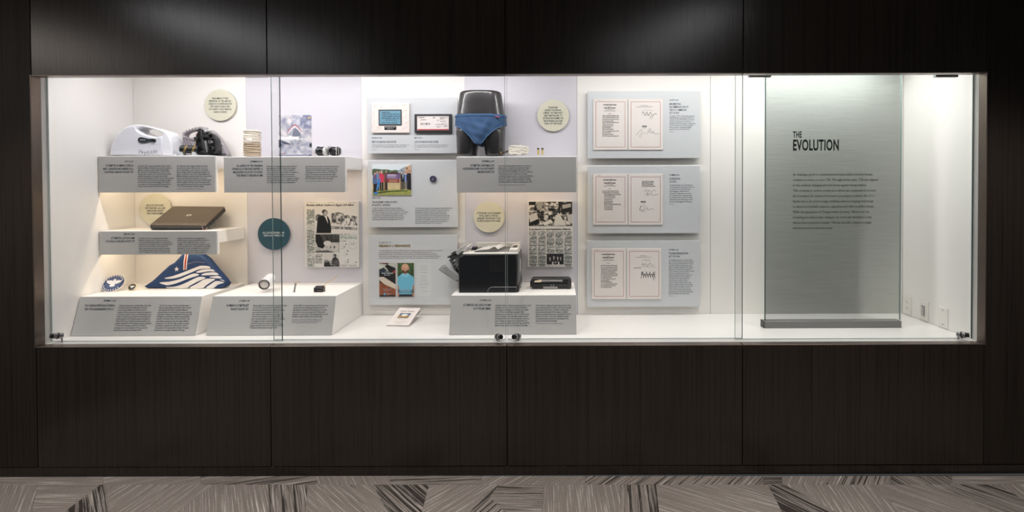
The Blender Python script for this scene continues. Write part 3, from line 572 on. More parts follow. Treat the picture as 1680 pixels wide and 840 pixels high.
def page(x0, x1, y0, y1, label, second, k):
    Y = YA-.007; a, b = P(x0, y1, Y), P(x1, y0, Y)
    t = thing('document_page', label, 'document', ((a.x+b.x)/2, YA, a.z), 'law pages on the right frosted boards')
    ob('sheet', box(a.x, b.x, Y, YA-.0003, a.z, b.z, .0006, 1), PAPER, t)
    O, N = (0, Y, 0), (0, -1, 0); bm = bmesh.new(); i, j = 4.2, 4.8
    q = [(x0+i, y0+j), (x1-i, y0+j), (x1-i, y1-j), (x0+i, y1-j)]
    for u, v in zip(q, q[1:]+q[:1]): ribbon([u, v], .0022, O, N, bm, .0005)
    ob('red_border', bm, REDINK, t)
    cx = (x0+x1)/2
    def tx(s, x, y, cp, w, al='C', lh=3, bold=.01, nm='printed_text'): text(t, nm, s if isinstance(s, list) else [s], x, y, lh, cp, w, BLACKINK, al, Y=Y, bold=bold)
    rng = random.Random(k*2+second); W = ['Be it enacted by the Senate and House', 'of Representatives of the United States', 'SECTION 1. SHORT TITLE; TABLE OF', '(a) This Act may be cited as the', 'Sec. 101. General provisions of the', 'Sec. 204. Grants to the States for', 'TITLE I. AVIATION SECURITY AND', 'of America in Congress assembled,', 'Sec. 1602. Screening of cargo carried']
    if not second:
        tx('One Hundred Tenth Congress' if k == 0 else 'One Hundred Twelfth Congress' if k == 1 else 'One Hundred Fifteenth Congress', cx-1, y0+8.5, 2.1, 22, bold=.05); tx('of the', cx-1, y0+12, 1.4, 4, bold=.02)
        tx('United States of America', cx-1, y0+13.6, 2.1, 19, bold=.05); tx('AT THE FIRST SESSION', cx-1, y0+17, 1.2, 13); tx('Begun and held at the City of Washington', cx-1, y0+18.8, 1.5, 19)
        tx('An Act', cx-1, y0+23.5, 1.7, 4.5)
        n = (13, 12, 14)[k]; ys = y0+27
        left = x0+15+(3 if k == 1 else 0)
        for r in range(n):
            wd = 27 if r < 3 else rng.choice((27, 24, 18, 27, 14)); tx(rng.choice(W), left-(3 if (k == 1 and r < 2) else 0), ys+r*2.75, 1.75, wd, 'L', bold=.03)
        tx('H. R. 1', x0+8, y0+2, 1.1, 4, 'L')
    else:
        def pen(pts, w=.0011): ob('pen_stroke', ribbon([(p.x, p.y) for p in spl([(x, y, 0) for x, y in pts], 5, False)], w, O, N, None, .0006), BLACKINK, t)
        if k == 0:
            tx(['and for other purposes,', 'to provide for the implementation of the 9/11'], cx-2, y0+10, 1.5, 26, lh=2.3)
            pen([(cx-5, y0+19), (cx+1, y0+18), (cx+12, y0+19.5)], .0009); pen([(cx-6, y0+25), (cx-4, y0+21), (cx-1, y0+26), (cx+2, y0+21), (cx+4, y0+27), (cx+8, y0+22), (cx+10, y0+27), (cx+16, y0+24), (cx+18, y0+26)], .0022)
            pen([(cx-4, y0+28), (cx+4, y0+26), (cx+8, y0+30), (cx+14, y0+27)], .0016); pen([(cx+6, y0+33), (cx+12, y0+31)], .0013)
            tx('APPROVED', cx-2, y0+44, 2.2, 8, bold=.06); tx('AUG 3 2007', cx-2, y0+47, 1.2, 5)
            pen([(cx-16, y0+60), (cx-8, y0+51), (cx-6, y0+53), (cx-10, y0+61), (cx-8, y0+63), (cx-5, y0+57), (cx-2, y0+56), (cx, y0+57)], .0013); pen([(cx+2, y0+58), (cx+6, y0+49), (cx+9, y0+52), (cx+5, y0+54), (cx+11, y0+56), (cx+12, y0+53), (cx+14, y0+57), (cx+22, y0+57)], .0013)
        elif k == 1:
            tx(wrap('that are equal to the screening standards applied in the United States, and to accept baggage from foreign airports for other purposes under the act as amended', 5), cx-6, y0+11, 1.6, 22, 'L', 2.1, bold=.03)
            pen([(cx-2, y0+30), (cx+1, y0+25), (cx+3, y0+30), (cx+6, y0+26), (cx+9, y0+30), (cx+14, y0+26), (cx+17, y0+29)], .0013)
            pen([(cx-1, y0+35), (cx+4, y0+31), (cx+3, y0+36), (cx+8, y0+32), (cx+12, y0+35), (cx+21, y0+33)], .0016)
            tx('APPROVED', cx-4, y0+44.5, 2.2, 9, bold=.06); tx('DEC 20', cx-3, y0+47.6, 1.2, 4)
            pen([(cx-8, y0+52), (cx-10, y0+60), (cx-7, y0+53), (cx-1, y0+53), (cx-2, y0+58), (cx-8, y0+60), (cx-2, y0+61), (cx+3, y0+55), (cx+4, y0+60), (cx+8, y0+57), (cx+14, y0+58)], .0013)
        else:
            tx(['TSA Modernization', 'and for other purposes, as amended, this act'], cx-1, y0+11.5, 1.3, 26, lh=2.3)
            pen([(cx-2, y0+20), (cx+2, y0+18), (cx+5, y0+20), (cx+10, y0+19)], .0012); pen([(cx-4, y0+28), (cx-2, y0+24), (cx-1, y0+28), (cx+3, y0+25), (cx+5, y0+29), (cx+10, y0+24), (cx+12, y0+28), (cx+17, y0+27)], .0015)
            pen([(cx-5, y0+29.5), (cx+20, y0+31)], .0008); tx('Speaker of the House', cx-11, y0+31, 1.5, 12, bold=.03)
            z = [(cx-5, y0+50), (cx-4, y0+38)]
            for r in range(11): z += [(cx-3+r*1.9, y0+(48 if r % 2 else 44)), (cx-2+r*1.9, y0+(42 if r % 3 else 38))]
            pen(z+[(cx+18, y0+50)], .0024); pen([(cx+15, y0+53), (cx+16, y0+46), (cx+18, y0+38)], .0024)
for k, (dt, hd, ya, yb, p0, p1, yd, wd, yh, lh, wh, yb0, nb, lb, wb_, xb, dx, para, lab) in enumerate(LAW):
    f = board(xb, 1148.5, ya, yb, lab)
    f('date_text', [dt], 1098.3+dx/2, yd, 4, 2.4, wd, bold=.02); f('heading_text', hd, 1098.3+dx/2, yh-1.2, lh, 3.5, wh, bold=.012); f('body_text', wrap(para, nb), 1098.3+dx/2, yb0, lb, 2.1, wb_, bold=.012)
    f('credit_text', ['TSA archives'], 1098.3+dx/2, yb0+nb*lb+1.2, 3, 1.6, 8)
    pos = ('upper', 'middle', 'lower')[k]
    page(973.3+dx, 1029.5+dx, p0, p1, f'cream law page with red border and printed act, left one on the {pos} right board', 0, k)
    page(1031+dx, 1087.5+dx, p0, p1, ('cream law page signed with a flowing thin signature on the upper right board', 'cream law page signed with a looping circular signature on the middle right board', 'cream law page signed with a bold spiky black signature on the lower right board')[k], 1, k)
# ---- what hangs on the left boards
def onboard(name, label, cat, x0, x1, y0, y1, th, m, bev=.001):
    Y = YA-th; a, b = P(x0, y1, Y), P(x1, y0, Y)
    t = thing(name, label, cat, ((a.x+b.x)/2, YA, a.z)); return t, Y, box(a.x, b.x, Y, YA-.0003, a.z, b.z, bev, 2)
t, Y, b = onboard('signed_plaque', 'pale signed plaque with a blue boarding pass in its black-edged window', 'plaque', 609.5, 671.5, 169, 218, .016, PAPER, .003)
O, N = (0, Y, 0), (0, -1, 0)
ob('mat_board', b, mat('pink_mat', S(224, 211, 206), .6, noise=.03, nscale=30), t)
a, c = P(621.5, 205.8, Y), P(659, 179.8, Y)
ob('window_frame', box(a.x, c.x, Y-.004, Y+.001, a.z, c.z, .0008, 1), mat('dark_bronze', S(48, 42, 42), .4), t)
a, c = P(623.2, 204, Y), P(657.4, 181.7, Y)
ps = ob('boarding_pass', box(a.x, c.x, Y-.0046, Y-.0035, a.z, c.z), mat('blue_pass', S(98, 142, 162), .5, noise=.12, nscale=60), t)
for s, y, w, cp, al, x in ((['BOARDING PASS'], 183.2, 13, 2.1, 'L', 626.5), (['PASSENGER  DOMESTIC FLIGHT  DEPARTS 10:45 AM'], 186.4, 29, 1.7, 'L', 626.5), (['GATE AND SEAT ASSIGNMENT AT COUNTER  23 JAN'], 189.8, 30, 1.9, 'L', 626.5), (['NAME OF PASSENGER      FLIGHT     CLASS'], 193.2, 29, 1.8, 'L', 626.5), (['Please present at the gate'], 195.8, 19, 1.7, 'L', 632.5), (['THANK YOU FOR FLYING    HAVE A NICE DAY'], 200.5, 26, 1.6, 'L', 626.5)):
    text(ps, 'printed_text', s, x, y, 3, cp, w, INK, al, Y=Y-.0046, bold=.03)
a, c = P(630.8, 213.2, Y), P(650, 207.2, Y)
np_ = ob('name_plate', box(a.x, c.x, Y-.002, Y, a.z, c.z, .0005, 1), BLACKP, t)
text(np_, 'printed_text', ['FIRST BOARDING PASS ISSUED', 'JANUARY 23, 2004'], 640.4, 208.5, 2, 1.3, 16, WINK, 'C', Y=Y-.002)
sg = bmesh.new(); rng = random.Random(3)
for (x, y, ang, L) in ((613, 176, -.5, 6), (624, 176, -.9, 5), (639, 177, -.25, 9), (650, 176, -.9, 5), (660, 175, -.6, 9), (661, 184, -.65, 9), (663, 194, -.75, 8), (663, 203.5, -.5, 9), (658, 213.5, -.45, 12), (612, 191, -1.3, 8), (611.5, 209, -1.4, 13), (616, 210, -.25, 11), (612, 215.5, -.25, 16)):
    pts = []; 
    for i in range(9): d = L*i/8; n = rng.uniform(-1.3, 1.3); pts.append((x+d*math.cos(ang)-n*math.sin(ang), y+d*math.sin(ang)+n*math.cos(ang), 0))
    ribbon([(p.x, p.y) for p in spl(pts, 4, False)], .0007, O, N, sg)
ob('signatures', sg, mat('pen_ink', S(92, 80, 84), .6), t)
t, Y, b = onboard('framed_boarding_pass', 'white boarding pass with a red stripe in a wide black frame', 'frame', 680, 741, 187, 217.5, .018, BLACKP, .002)
ob('frame', b, mat('black_mat', S(30, 28, 34), .45), t)
a, c = P(684.5, 213.8, Y), P(736.2, 190.6, Y)
ps = ob('boarding_pass', box(a.x, c.x, Y-.0012, Y-.0001, a.z, c.z), PAPER, t)
a, c = P(685, 213.6, Y-.0013), P(736, 211.7, Y-.0013); ob('red_stripe', box(a.x, c.x, Y-.0016, Y-.0013, a.z, c.z), mat('pass_red', S(178, 52, 54), .5), ps)
for s, x, y, w, cp in (('Boarding Pass', 686, 191.7, 11, 1.8), ('Airline', 710, 191.8, 4, 2.2), ('Boarding Pass   B12', 721.5, 191.7, 13, 1.6), ('PASSENGER NAME', 690, 195.9, 9, 1.3), ('DEPART 6:15A', 722, 194.3, 7, 1.3), ('GATE SEAT', 722, 198.3, 9, 1.3), ('FLIGHT 253', 717, 196.8, 3, 1.2), ('DTW  LGA', 715, 203.6, 8, 1.5), ('SEAT 14C', 724, 202.8, 9, 1.5), ('ZONE 3', 728, 206, 6, 1.5), ('MAY 13', 717, 207.5, 5, 1.5)):
    text(ps, 'printed_text', [s], x, y, 3, cp, w, BLACKINK, Y=Y-.0012, bold=.03)
bm = bmesh.new(); rng = random.Random(5)
for i in range(22):
    x = 690+i*.72
    if rng.random() > .2: poly([(x, 201.6), (x+rng.uniform(.25, .6), 201.6), (x+rng.uniform(.25, .6), 204.8), (x, 204.8)], (0, Y-.0012, 0), N, bm, .0003)
ob('bar_marks', bm, BLACKINK, ps)
# group photograph
t, Y, b = onboard('group_photograph', 'colour photograph of people standing either side of an outdoor sign', 'photograph', 610.3, 674.6, 269.8, 320.5, .006, PAPER, .0005)
ob('print_backing', b, PAPER, t)
cv = Cv(130, 104, (206, 216, 222)); n = cv.noise(14, 10)
cv.rect(0, .0, 1, .2, (214, 222, 226)); cv.tex((cv.y > .13+.1*np.abs(cv.x-.1)+.03*n) & (cv.y < .36) & (cv.x < .8), (44, 70, 50), (96, 120, 88), n)
cv.poly([(.66, .2), (.86, .06), (.86, .3), (.66, .34)], (150, 162, 172)); cv.poly([(.84, .1), (1, 0), (1, .3), (.84, .3)], (196, 160, 130)); cv.rect(.88, .1, .91, .16, (60, 60, 70)); cv.rect(.74, .17, .77, .2, (60, 60, 70))
cv.tex(cv.y > .5, (186, 168, 126), (206, 190, 146), n); cv.tex(cv.y > .82, (128, 140, 70), (176, 172, 96), cv.noise(20, 30)); cv.poly([(.1, .9), (.35, .86), (.9, .84), (.9, .87), (.4, .9), (.2, .95)], (70, 84, 44))
def man(x, y0, y1, coat, leg, skin=(196, 150, 128), hair=(60, 46, 40), w=.055, shirt=None):
    h = y1-y0; cv.rect(x-w*.75, y0+h*.5, x-w*.05, y1, leg); cv.rect(x+w*.05, y0+h*.5, x+w*.75, y1, leg); cv.ell(x, y0+h*.35, w, h*.24, coat); cv.rect(x-w, y0+h*.24, x+w, y0+h*.56, coat)
    if shirt: cv.poly([(x-w*.3, y0+h*.16), (x+w*.3, y0+h*.16), (x, y0+h*.45)], shirt)
    cv.ell(x, y0+h*.07, w*.42, h*.075, hair); cv.ell(x, y0+h*.09, w*.36, h*.065, skin)
man(.19, .2, .82, (150, 60, 90), (40, 34, 44), w=.05); man(.13, .19, .86, (110, 130, 160), (40, 40, 54)); man(.07, .23, .92, (70, 100, 150), (24, 22, 30), shirt=(150, 40, 50)); man(.245, .2, .86, (196, 54, 84), (28, 24, 30), hair=(220, 200, 190), w=.06); man(.36, .17, .84, (90, 40, 60), (36, 30, 40), w=.045)
cv.poly([(.15, .48), (.22, .46), (.2, .62), (.14, .84), (.1, .84)], (62, 122, 190)); cv.poly([(.04, .9), (.14, .88), (.15, .98), (.03, .97)], (60, 116, 180))
man(.79, .22, .82, (30, 30, 40), (26, 26, 34), shirt=(170, 190, 220)); man(.87, .24, .8, (120, 140, 190), (120, 112, 110), w=.04); man(.93, .19, .82, (28, 26, 34), (24, 24, 30), w=.05); man(.985, .2, .84, (34, 30, 36), (24, 22, 28), w=.05)
cv.poly([(.36, .3), (.44, .27), (.55, .235), (.66, .27), (.74, .3), (.74, .33), (.36, .33)], (86, 48, 38)); cv.rect(.36, .31, .72, .46, (104, 84, 128)); cv.rect(.37, .46, .7, .6, (128, 50, 44))
for i in range(4): cv.rect(.39, .33+i*.03, .6+.03*(i % 2), .343+i*.03, (198, 180, 200))
for i in range(4): cv.rect(.42, .475+i*.03, .66-.02*(i % 2), .485+i*.03, (208, 170, 150))
cv.rect(.31, .28, .335, .86, (112, 78, 56)); cv.rect(.715, .28, .74, .84, (112, 78, 56))
picpx(t, 'print', cv, 610.6, 270.1, 674.3, 320.2, Y)
# coin
c = P(710.2, 293.6, YA-.012); rr = .0205
t = thing('challenge_coin', 'small dark blue coin with a gold rim on the middle left board', 'coin', (c.x, YA, c.z))
ob('rim', lathe_axis(c+Vector((0, .0115, 0)), (0, -1, 0), [(0, 0), (rr, 0), (rr, .009), (rr*.9, .0115), (rr*.84, .0095), (0, .0095)], 40), mat('coin_edge', S(70, 70, 96), .4, .4), t)
ob('enamel', cyl(c+Vector((0, .0021, 0)), c+Vector((0, .0008, 0)), rr*.83, 40), mat('navy_enamel', S(40, 44, 78), .35), t)
bm = bmesh.new(); OO = (0, c.y+.0008, 0)
ribbon([(710.2+3.1*math.cos(a/12*2*math.pi), 293.6+3.1*math.sin(a/12*2*math.pi)) for a in range(13)], .0009, OO, N, bm, .0004)
poly([(708.4, 295.4), (712, 295.4), (712, 294.6), (711.2, 294.6), (710.9, 292.2), (710.2, 291), (709.5, 292.2), (709.2, 294.6), (708.4, 294.6)], OO, N, bm, .0004)
ob('emblem', bm, mat('coin_gold', S(150, 140, 130), .4, .3), t)
# memorial leaflets
def leaflet(name, label, x0, x1, cv):
    t, Y, b = onboard(name, label, 'leaflet', x0, x1, 431, 487, .005, PAPER, .0004)
    ob('card', b, PAPER, t); picpx(t, 'print', cv, x0+.2, 431.2, x1-.2, 486.8, Y); return t, Y
cv = Cv(60, 120, (60, 54, 50)); n = cv.noise(5, 8)
cv.tex(cv.y < .32, (168, 168, 160), (206, 204, 196), n); cv.poly([(0, 0), (.6, 0), (.55, .06), (0, .02)], (96, 62, 44)); cv.poly([(.35, .1), (.5, .05), (1, .16), (1, .55), (.5, .4), (.55, .22)], (28, 27, 30)); cv.poly([(0, .2), (.3, .14), (.6, .3), (.2, .36), (0, .32)], (44, 52, 64)); cv.poly([(0, .3), (.7, .3), (1, .3), (1, .62), (.3, .42), (0, .44)], (24, 22, 24))
cv.ell(.93, .27, .1, .04, (150, 60, 60)); cv.poly([(0, .42), (.3, .42), (1, .64), (1, .8), (.4, .66), (0, .5)], (206, 194, 178)); cv.tex(cv.y > .56+.22*cv.x, (112, 58, 36), (156, 88, 58), n); cv.rect(0, .94, 1, 1, (44, 32, 30))
t, Y = leaflet('memorial_programme', 'memorial leaflet cover of folded dark and white cloth over red-brown wood', 621.7, 649, cv)
text(t, 'printed_text', ['In Memory of'], 635.4, 444.8, 3, 1.5, 8, WINK, 'C', Y=Y-.0008); text(t, 'printed_text', ['GERARDO HERNANDEZ', 'Day of Service'], 635.4, 447.3, 2.8, 1.9, 19, WINK, 'C', Y=Y-.0008, bold=.02); text(t, 'printed_text', ['Remembering our fallen', 'officer and friend'], 635.4, 473.6, 2.2, 1.2, 15, WINK, 'C', Y=Y-.0008)
bm = bmesh.new(); poly([(631.2+1.9*math.cos(a), 482.4+1.9*math.sin(a)) for a in np.linspace(0, 6.28, 14)[:-1]], (0, Y, 0), N, bm, .0011); ob('emblem', bm, mat('emblem_blue', S(90, 150, 196), .5), t); text(t, 'printed_text', ['Transportation', 'Security'], 634, 481, 2, 1.3, 8, WINK, 'L', Y=Y-.0008)
cv = Cv(64, 128, (40, 62, 38)); n = cv.noise(12, 16, 3); cv.tex(cv.y < 2, (22, 38, 22), (92, 118, 70), n)
for i in range(9): cv.poly([(.05+.11*i, 0), (.1+.11*i, 0), (.02+.12*i, .3)], (84, 116, 66))
sh = (104, 176, 202); sk = (196, 146, 120)
cv.poly([(.02, .42), (.3, .31), (.6, .3), (.97, .42), (1, .66), (.9, .68), (.86, .92), (.1, .92), (.1, .7), (0, .68)], sh); cv.poly([(.9, .66), (1, .64), (1, .98), (.88, .98)], (176, 124, 100)); cv.poly([(0, .66), (.09, .68), (.1, .98), (0, .98)], (176, 124, 100)); cv.rect(.1, .92, .88, 1, (34, 34, 40))
cv.rect(.36, .22, .6, .33, (180, 130, 106)); cv.ell(.47, .155, .21, .125, sk); cv.ell(.47, .12, .205, .09, (206, 160, 134)); cv.ell(.47, .25, .16, .055, (66, 46, 40)); cv.ell(.47, .228, .1, .03, sk); cv.rect(.38, .232, .56, .245, (150, 80, 76)); cv.rect(.33, .145, .43, .152, (70, 48, 40)); cv.rect(.52, .145, .62, .152, (70, 48, 40)); cv.ell(.38, .165, .035, .008, (50, 36, 34)); cv.ell(.57, .165, .035, .008, (50, 36, 34)); cv.ell(.47, .195, .04, .015, (178, 126, 104)); cv.ell(.25, .17, .03, .035, (176, 126, 104)); cv.ell(.69, .17, .03, .035, (176, 126, 104))
cv.poly([(.3, .31), (.47, .39), (.42, .43), (.24, .35)], (130, 198, 220)); cv.poly([(.62, .31), (.47, .39), (.52, .43), (.72, .35)], (130, 198, 220)); m_ = (cv.y > .77) & (cv.y < .89); cv.a[m_] = cv.a[m_]*.5+np.array((40, 70, 90))*.5
for i in range(4): cv.rect(.12+.03*i, .785+.025*i, .84-.03*i, .795+.025*i, (150, 190, 206))
leaflet('memorial_programme', 'memorial leaflet showing a bald man in a light blue polo shirt', 651.9, 679.3, cv)

# ================================================================== NEWSPAPERS
def paper_board(label, x0, x1, y0, y1):
    Y = .622; a, b = P(x0, y1, Y), P(x1, y0, Y)
    t = thing('newspaper_board', label, 'newspaper', ((a.x+b.x)/2, YB, a.z), 'mounted newspaper pages')
    ob('backing', box(a.x, b.x, Y, YB-.0005, a.z, b.z, .0008, 1), mat('newsprint', S(212, 208, 204), .6), t); return t, Y
t, Y = paper_board('mounted newspaper page with a man in a dark suit, above the middle plinth', 500.5, 588, 330, 438.5)
text(t, 'headline', ['Russian airliner crashes in Egypt; 224 killed'], 503, 334.6, 5, 3.2, 77, BLACKINK, Y=Y, bold=.03)
text(t, 'page_number', ['A12   From Page One'], 503, 331.4, 3, 1.4, 15, BLACKINK, Y=Y); text(t, 'page_number', ['THE WASHINGTON POST'], 538, 331.4, 3, 1.3, 10, BLACKINK, Y=Y); text(t, 'page_number', ['SUNDAY, NOVEMBER 1'], 572, 331.4, 3, 1.3, 12, BLACKINK, Y=Y)
NEWSBG = (212, 208, 204)
cv = Cv(40, 230, NEWSBG); cv.rows(.02, 0, .98, 1, 76, (74, 92, 88), .6, 1); picpx(t, 'news_column', cv, 503, 343.5, 516, 437.5, Y)
cv = Cv(150, 84, NEWSBG); n = cv.noise(16, 12, 4); n2 = cv.noise(30, 8, 3)
hill = (cv.y > .1+.5*np.abs(cv.x-.52)+.04*n) & (cv.x > .38) & (cv.y < .62); cv.tex(hill, (60, 60, 60), (214, 210, 206), np.clip((n-.25)*2.4, 0, 1)); hill2 = (cv.y > .22+.25*np.abs(cv.x-.75)+.05*n) & (cv.x > .6) & (cv.y < .68); cv.tex(hill2, (40, 40, 40), (216, 212, 208), np.clip((n2-.2)*2.2, 0, 1))
cv.tex((cv.y > .62) & (cv.x > .3) & (np.abs(cv.y-.72-.1*cv.x) < .06), (70, 70, 70), (212, 208, 204), n2)
cv.ell(.08, .27, .06, .06, (80, 80, 80)); cv.ell(.03, .36, .04, .12, (120, 118, 116))
cv.poly([(0.02, 1), (.04, .6), (.06, .34), (.14, .26), (.2, .24), (.3, .3), (.35, .48), (.38, .8), (.37, 1)], (20, 20, 22)); cv.poly([(.19, .24), (.27, .27), (.305, .62), (.24, .34)], (222, 218, 214)); cv.ell(.235, .15, .07, .12, (150, 144, 140)); cv.ell(.22, .1, .065, .085, (70, 68, 66)); cv.ell(.255, .16, .045, .085, (176, 170, 166)); cv.rect(.26, .12, .29, .14, (60, 58, 58)); cv.poly([(.2, .22), (.27, .23), (.26, .3), (.21, .27)], (140, 134, 130))
picpx(t, 'news_picture', cv, 517.5, 343.5, 586, 382.5, Y)
cv = Cv(100, 76, (120, 118, 116)); n = cv.noise(14, 10, 4); n2 = cv.noise(26, 4, 2); cv.tex(cv.y < .5, (24, 24, 26), (96, 94, 92), n2); cv.tex(cv.y >= .45, (150, 148, 146), (216, 212, 208), n); cv.poly([(.05, .05), (.2, .02), (.3, .3), (.42, .6), (.3, .78), (.1, .7), (.02, .4)], (20, 20, 22)); cv.ell(.5, .5, .16, .14, (206, 202, 198)); cv.ell(.8, .7, .16, .22, (196, 192, 190)); cv.ell(.63, .7, .02, .06, (40, 40, 40)); cv.ell(.78, .7, .03, .08, (60, 60, 60)); cv.poly([(0, .9), (.5, .86), (.8, 1), (0, 1)], (90, 88, 86))
picpx(t, 'news_picture', cv, 517.5, 384.3, 557, 414.5, Y)
cv = Cv(62, 56, (200, 196, 192)); n = cv.noise(12, 10, 4); cv.tex(cv.y > .45+.3*np.abs(cv.x-.15), (40, 40, 40), (206, 202, 198), n); cv.poly([(.55, 1), (.5, .5), (.58, .3), (.66, .22), (.84, .3), (.96, .55), (1, 1)], (34, 34, 36)); cv.tex((cv.x > .5) & (cv.y > .45) & (cv.x < .95), (24, 24, 26), (120, 118, 116), n); cv.ell(.68, .14, .12, .14, (30, 30, 32)); cv.ell(.62, .18, .07, .1, (170, 166, 162)); cv.poly([(0, 1), (0, .7), (.3, .62), (.5, 1)], (22, 22, 24))
picpx(t, 'news_picture', cv, 531.5, 416.8, 557, 437.5, Y)
cv = Cv(34, 56, NEWSBG); cv.rows(.02, 0, .98, .75, 18, (60, 64, 64), .6, 1); picpx(t, 'news_column', cv, 517.5, 417, 529.5, 437.5, Y)
cv = Cv(66, 140, (208, 206, 204)); cv.rows(0, 0, .55, .03, 1, (40, 40, 40), .8, 1); cv.rows(0, .05, 1, .16, 5, (130, 150, 142), .5, 2); cv.rows(0, .2, .35, .24, 2, (100, 100, 100), .6, 1)
cv.ell(.75, .35, .25, .11, (150, 148, 146)); cv.ell(.75, .35, .235, .1, (208, 206, 204)); cv.rows(.65, .3, .88, .33, 1, (90, 90, 90), .7, 1)
for x, y in ((.3, .3), (.2, .38), (.4, .5), (.35, .6), (.42, .78), (.4, .85), (.9, .85)): cv.rect(x, y, x+.08, y+.03, (60, 60, 60)); cv.rect(x-.2, y+.05, x-.02, y+.06, (150, 150, 148))
cv.rows(0, .94, 1, .99, 2, (110, 110, 110), .5, 2)
picpx(t, 'news_map', cv, 558.5, 384.3, 585.5, 437.3, Y)
t, Y = paper_board('mounted newspaper page with a wreckage picture, above the toner cartridge', 866, 939.8, 329.5, 438)
text(t, 'headline', ['Parcels Aimed for U.S. Carried Sample Bombs, Officials Say'], 868, 374.6, 5, 2.8, 68, BLACKINK, Y=Y, bold=.04)
cv = Cv(150, 84, (120, 118, 114)); n = cv.noise(18, 9, 4); n2 = cv.noise(9, 22, 3); cv.tex(cv.y < 2, (16, 16, 16), (214, 208, 200), np.clip((n*.6+n2*.4-.35)*3.2, 0, 1))
cv.poly([(0, .62), (.2, .5), (.25, .86), (0, .98)], (24, 24, 24)); cv.poly([(.0, .56), (.18, .44), (.22, .7), (.03, .84)], (196, 190, 182)); cv.poly([(.62, .56), (.7, .48), (.86, .98), (.56, .98)], (206, 200, 192)); cv.poly([(.74, .06), (1, 0), (1, .42), (.74, .46)], (30, 30, 30)); cv.poly([(.76, .14), (.97, .08), (.97, .22), (.78, .3)], (170, 164, 156)); cv.poly([(.88, .55), (1, .5), (1, .9), (.9, .84)], (188, 182, 176)); cv.rect(0, 0, .16, .14, (22, 22, 22)); cv.poly([(.2, .0), (.34, .0), (.3, .3), (.2, .34)], (150, 146, 140)); cv.poly([(.32, .86), (.5, .72), (.56, .84), (.36, .98)], (214, 208, 200)); cv.poly([(.68, 0), (.73, 0), (.72, .5), (.69, .5)], (30, 30, 30))
picpx(t, 'news_picture', cv, 867.6, 331, 938.7, 371, Y)
for i in range(5):
    x = 868+i*14.35; w = 13.0
    for y0, y1 in ([(379, 437)] if i in (0, 1, 4) else [(379, 414.5)]):
        cv = Cv(30, int((y1-y0)*2.4), (206, 202, 198)); cv.rows(.03, 0, .97, 1, int((y1-y0)/1.55), (66, 80, 78), .62, 1); picpx(t, 'news_column', cv, x, y0, x+w, y1, Y)
cv = Cv(62, 40, (26, 26, 28)); n = cv.noise(8, 6, 3); cv.tex(cv.y < 2, (14, 14, 16), (60, 58, 58), n)
for x, y in ((.2, .45), (.43, .35), (.65, .4), (.82, .42)): cv.ell(x, y, .04, .1, (186, 178, 172)); cv.poly([(x-.09, .9), (x-.07, y+.12), (x+.07, y+.12), (x+.09, .9)], (34, 34, 38)); cv.poly([(x-.025, y+.1), (x+.025, y+.1), (x, y+.3)], (214, 210, 206))
cv.rect(.33, .74, .4, 1, (210, 206, 204)); cv.rect(.66, .74, .74, 1, (210, 206, 204)); cv.rect(.46, .74, .58, .86, (190, 186, 180))
picpx(t, 'news_picture', cv, 896.8, 416, 924.7, 433.8, Y); text(t, 'picture_caption', ['Officials briefing on the cargo inspections'], 897, 435, 2, 1.2, 27, BLACKINK, Y=Y)
# ================================================================== THINGS ON THE UPPER SHELVES
ZT = ZU + 0.0036                                  # top of the shelf boards
def on_shelf(px, Y, z=ZT): p = P(px, 250, Y); return Vector((p.x, Y, z))
# ---- white grinder housing
Y0, Y1 = .43, .53; YR = Y0
t = thing('meat_grinder', 'glossy white meat grinder with a looped carry handle, leftmost on the upper left shelf', 'grinder', on_shelf(228, .5))
out = [(179, 254.6), (180.6, 244), (183.6, 234), (190.4, 220.4), (201.4, 209.4), (212, 204.8), (222, 203.3), (233, 204.2), (250, 208), (266, 213), (273, 216.2), (278, 224), (281.3, 236), (283.4, 254.6)]
hole = [(225.5, 212.5), (229, 209.6), (236, 208.8), (250, 211.2), (263, 215.6), (266, 219), (264, 222), (256, 223.4), (244, 221.8), (233, 218)]
body = [(p.x, p.y) for p in spl([(a, b, 0) for a, b in out], 4, False)]
b = mesh_bm(pxprism([body, [(p.x, p.y) for p in spl([(a, b, 0) for a, b in hole], 4)]], Y0, Y1, .008, YR)); dz = ZT-min(v.co.z for v in b.verts)+.004
for v in b.verts: v.co.z += dz
ob('housing', b, GLOSSW, t, smooth=False)
face = [(182.6, 253.6), (186, 240), (190, 230.5), (196.4, 221.5), (207, 212), (215, 208.6), (221.6, 208.2), (224.6, 214.5), (232, 220.2), (244, 224.4), (256, 226), (264.6, 225), (266, 232), (266.4, 253.4)]
ob('front_panel', mesh_bm(pxprism([[(p.x, p.y) for p in spl([(a, b, 0) for a, b in face], 3, False)]], Y0-.006, Y0+.003, .003, Y0)), mat('grinder_panel', S(214, 214, 222), .22, coat=.2), t)
seam_ = [(190, 247), (210, 242.5), (235, 238.5), (266, 236)]
ob('panel_crease', tube([P(p.x, p.y, Y0-.006) for p in spl([(a, b, 0) for a, b in seam_], 4, False)], .0012, 6), GLOSSW, t)
sw = ob('switch_panel', mesh_bm(pxprism([[(p.x, p.y) for p in spl([(226, 229.5), (228, 226), (232, 225), (243, 227.5), (252, 227.6), (255.5, 229.8), (254, 232.8), (246, 232.6), (236, 234.6), (229, 234)][::1] and [(a, b, 0) for a, b in [(226, 229.5), (228, 226), (232, 225), (243, 227.5), (252, 227.6), (255.5, 229.8), (254, 232.8), (246, 232.6), (236, 234.6), (229, 234)]], 4)]], Y0-.012, Y0-.005, .002, Y0-.01)), mat('navy_rubber', S(36, 42, 52), .3), t)
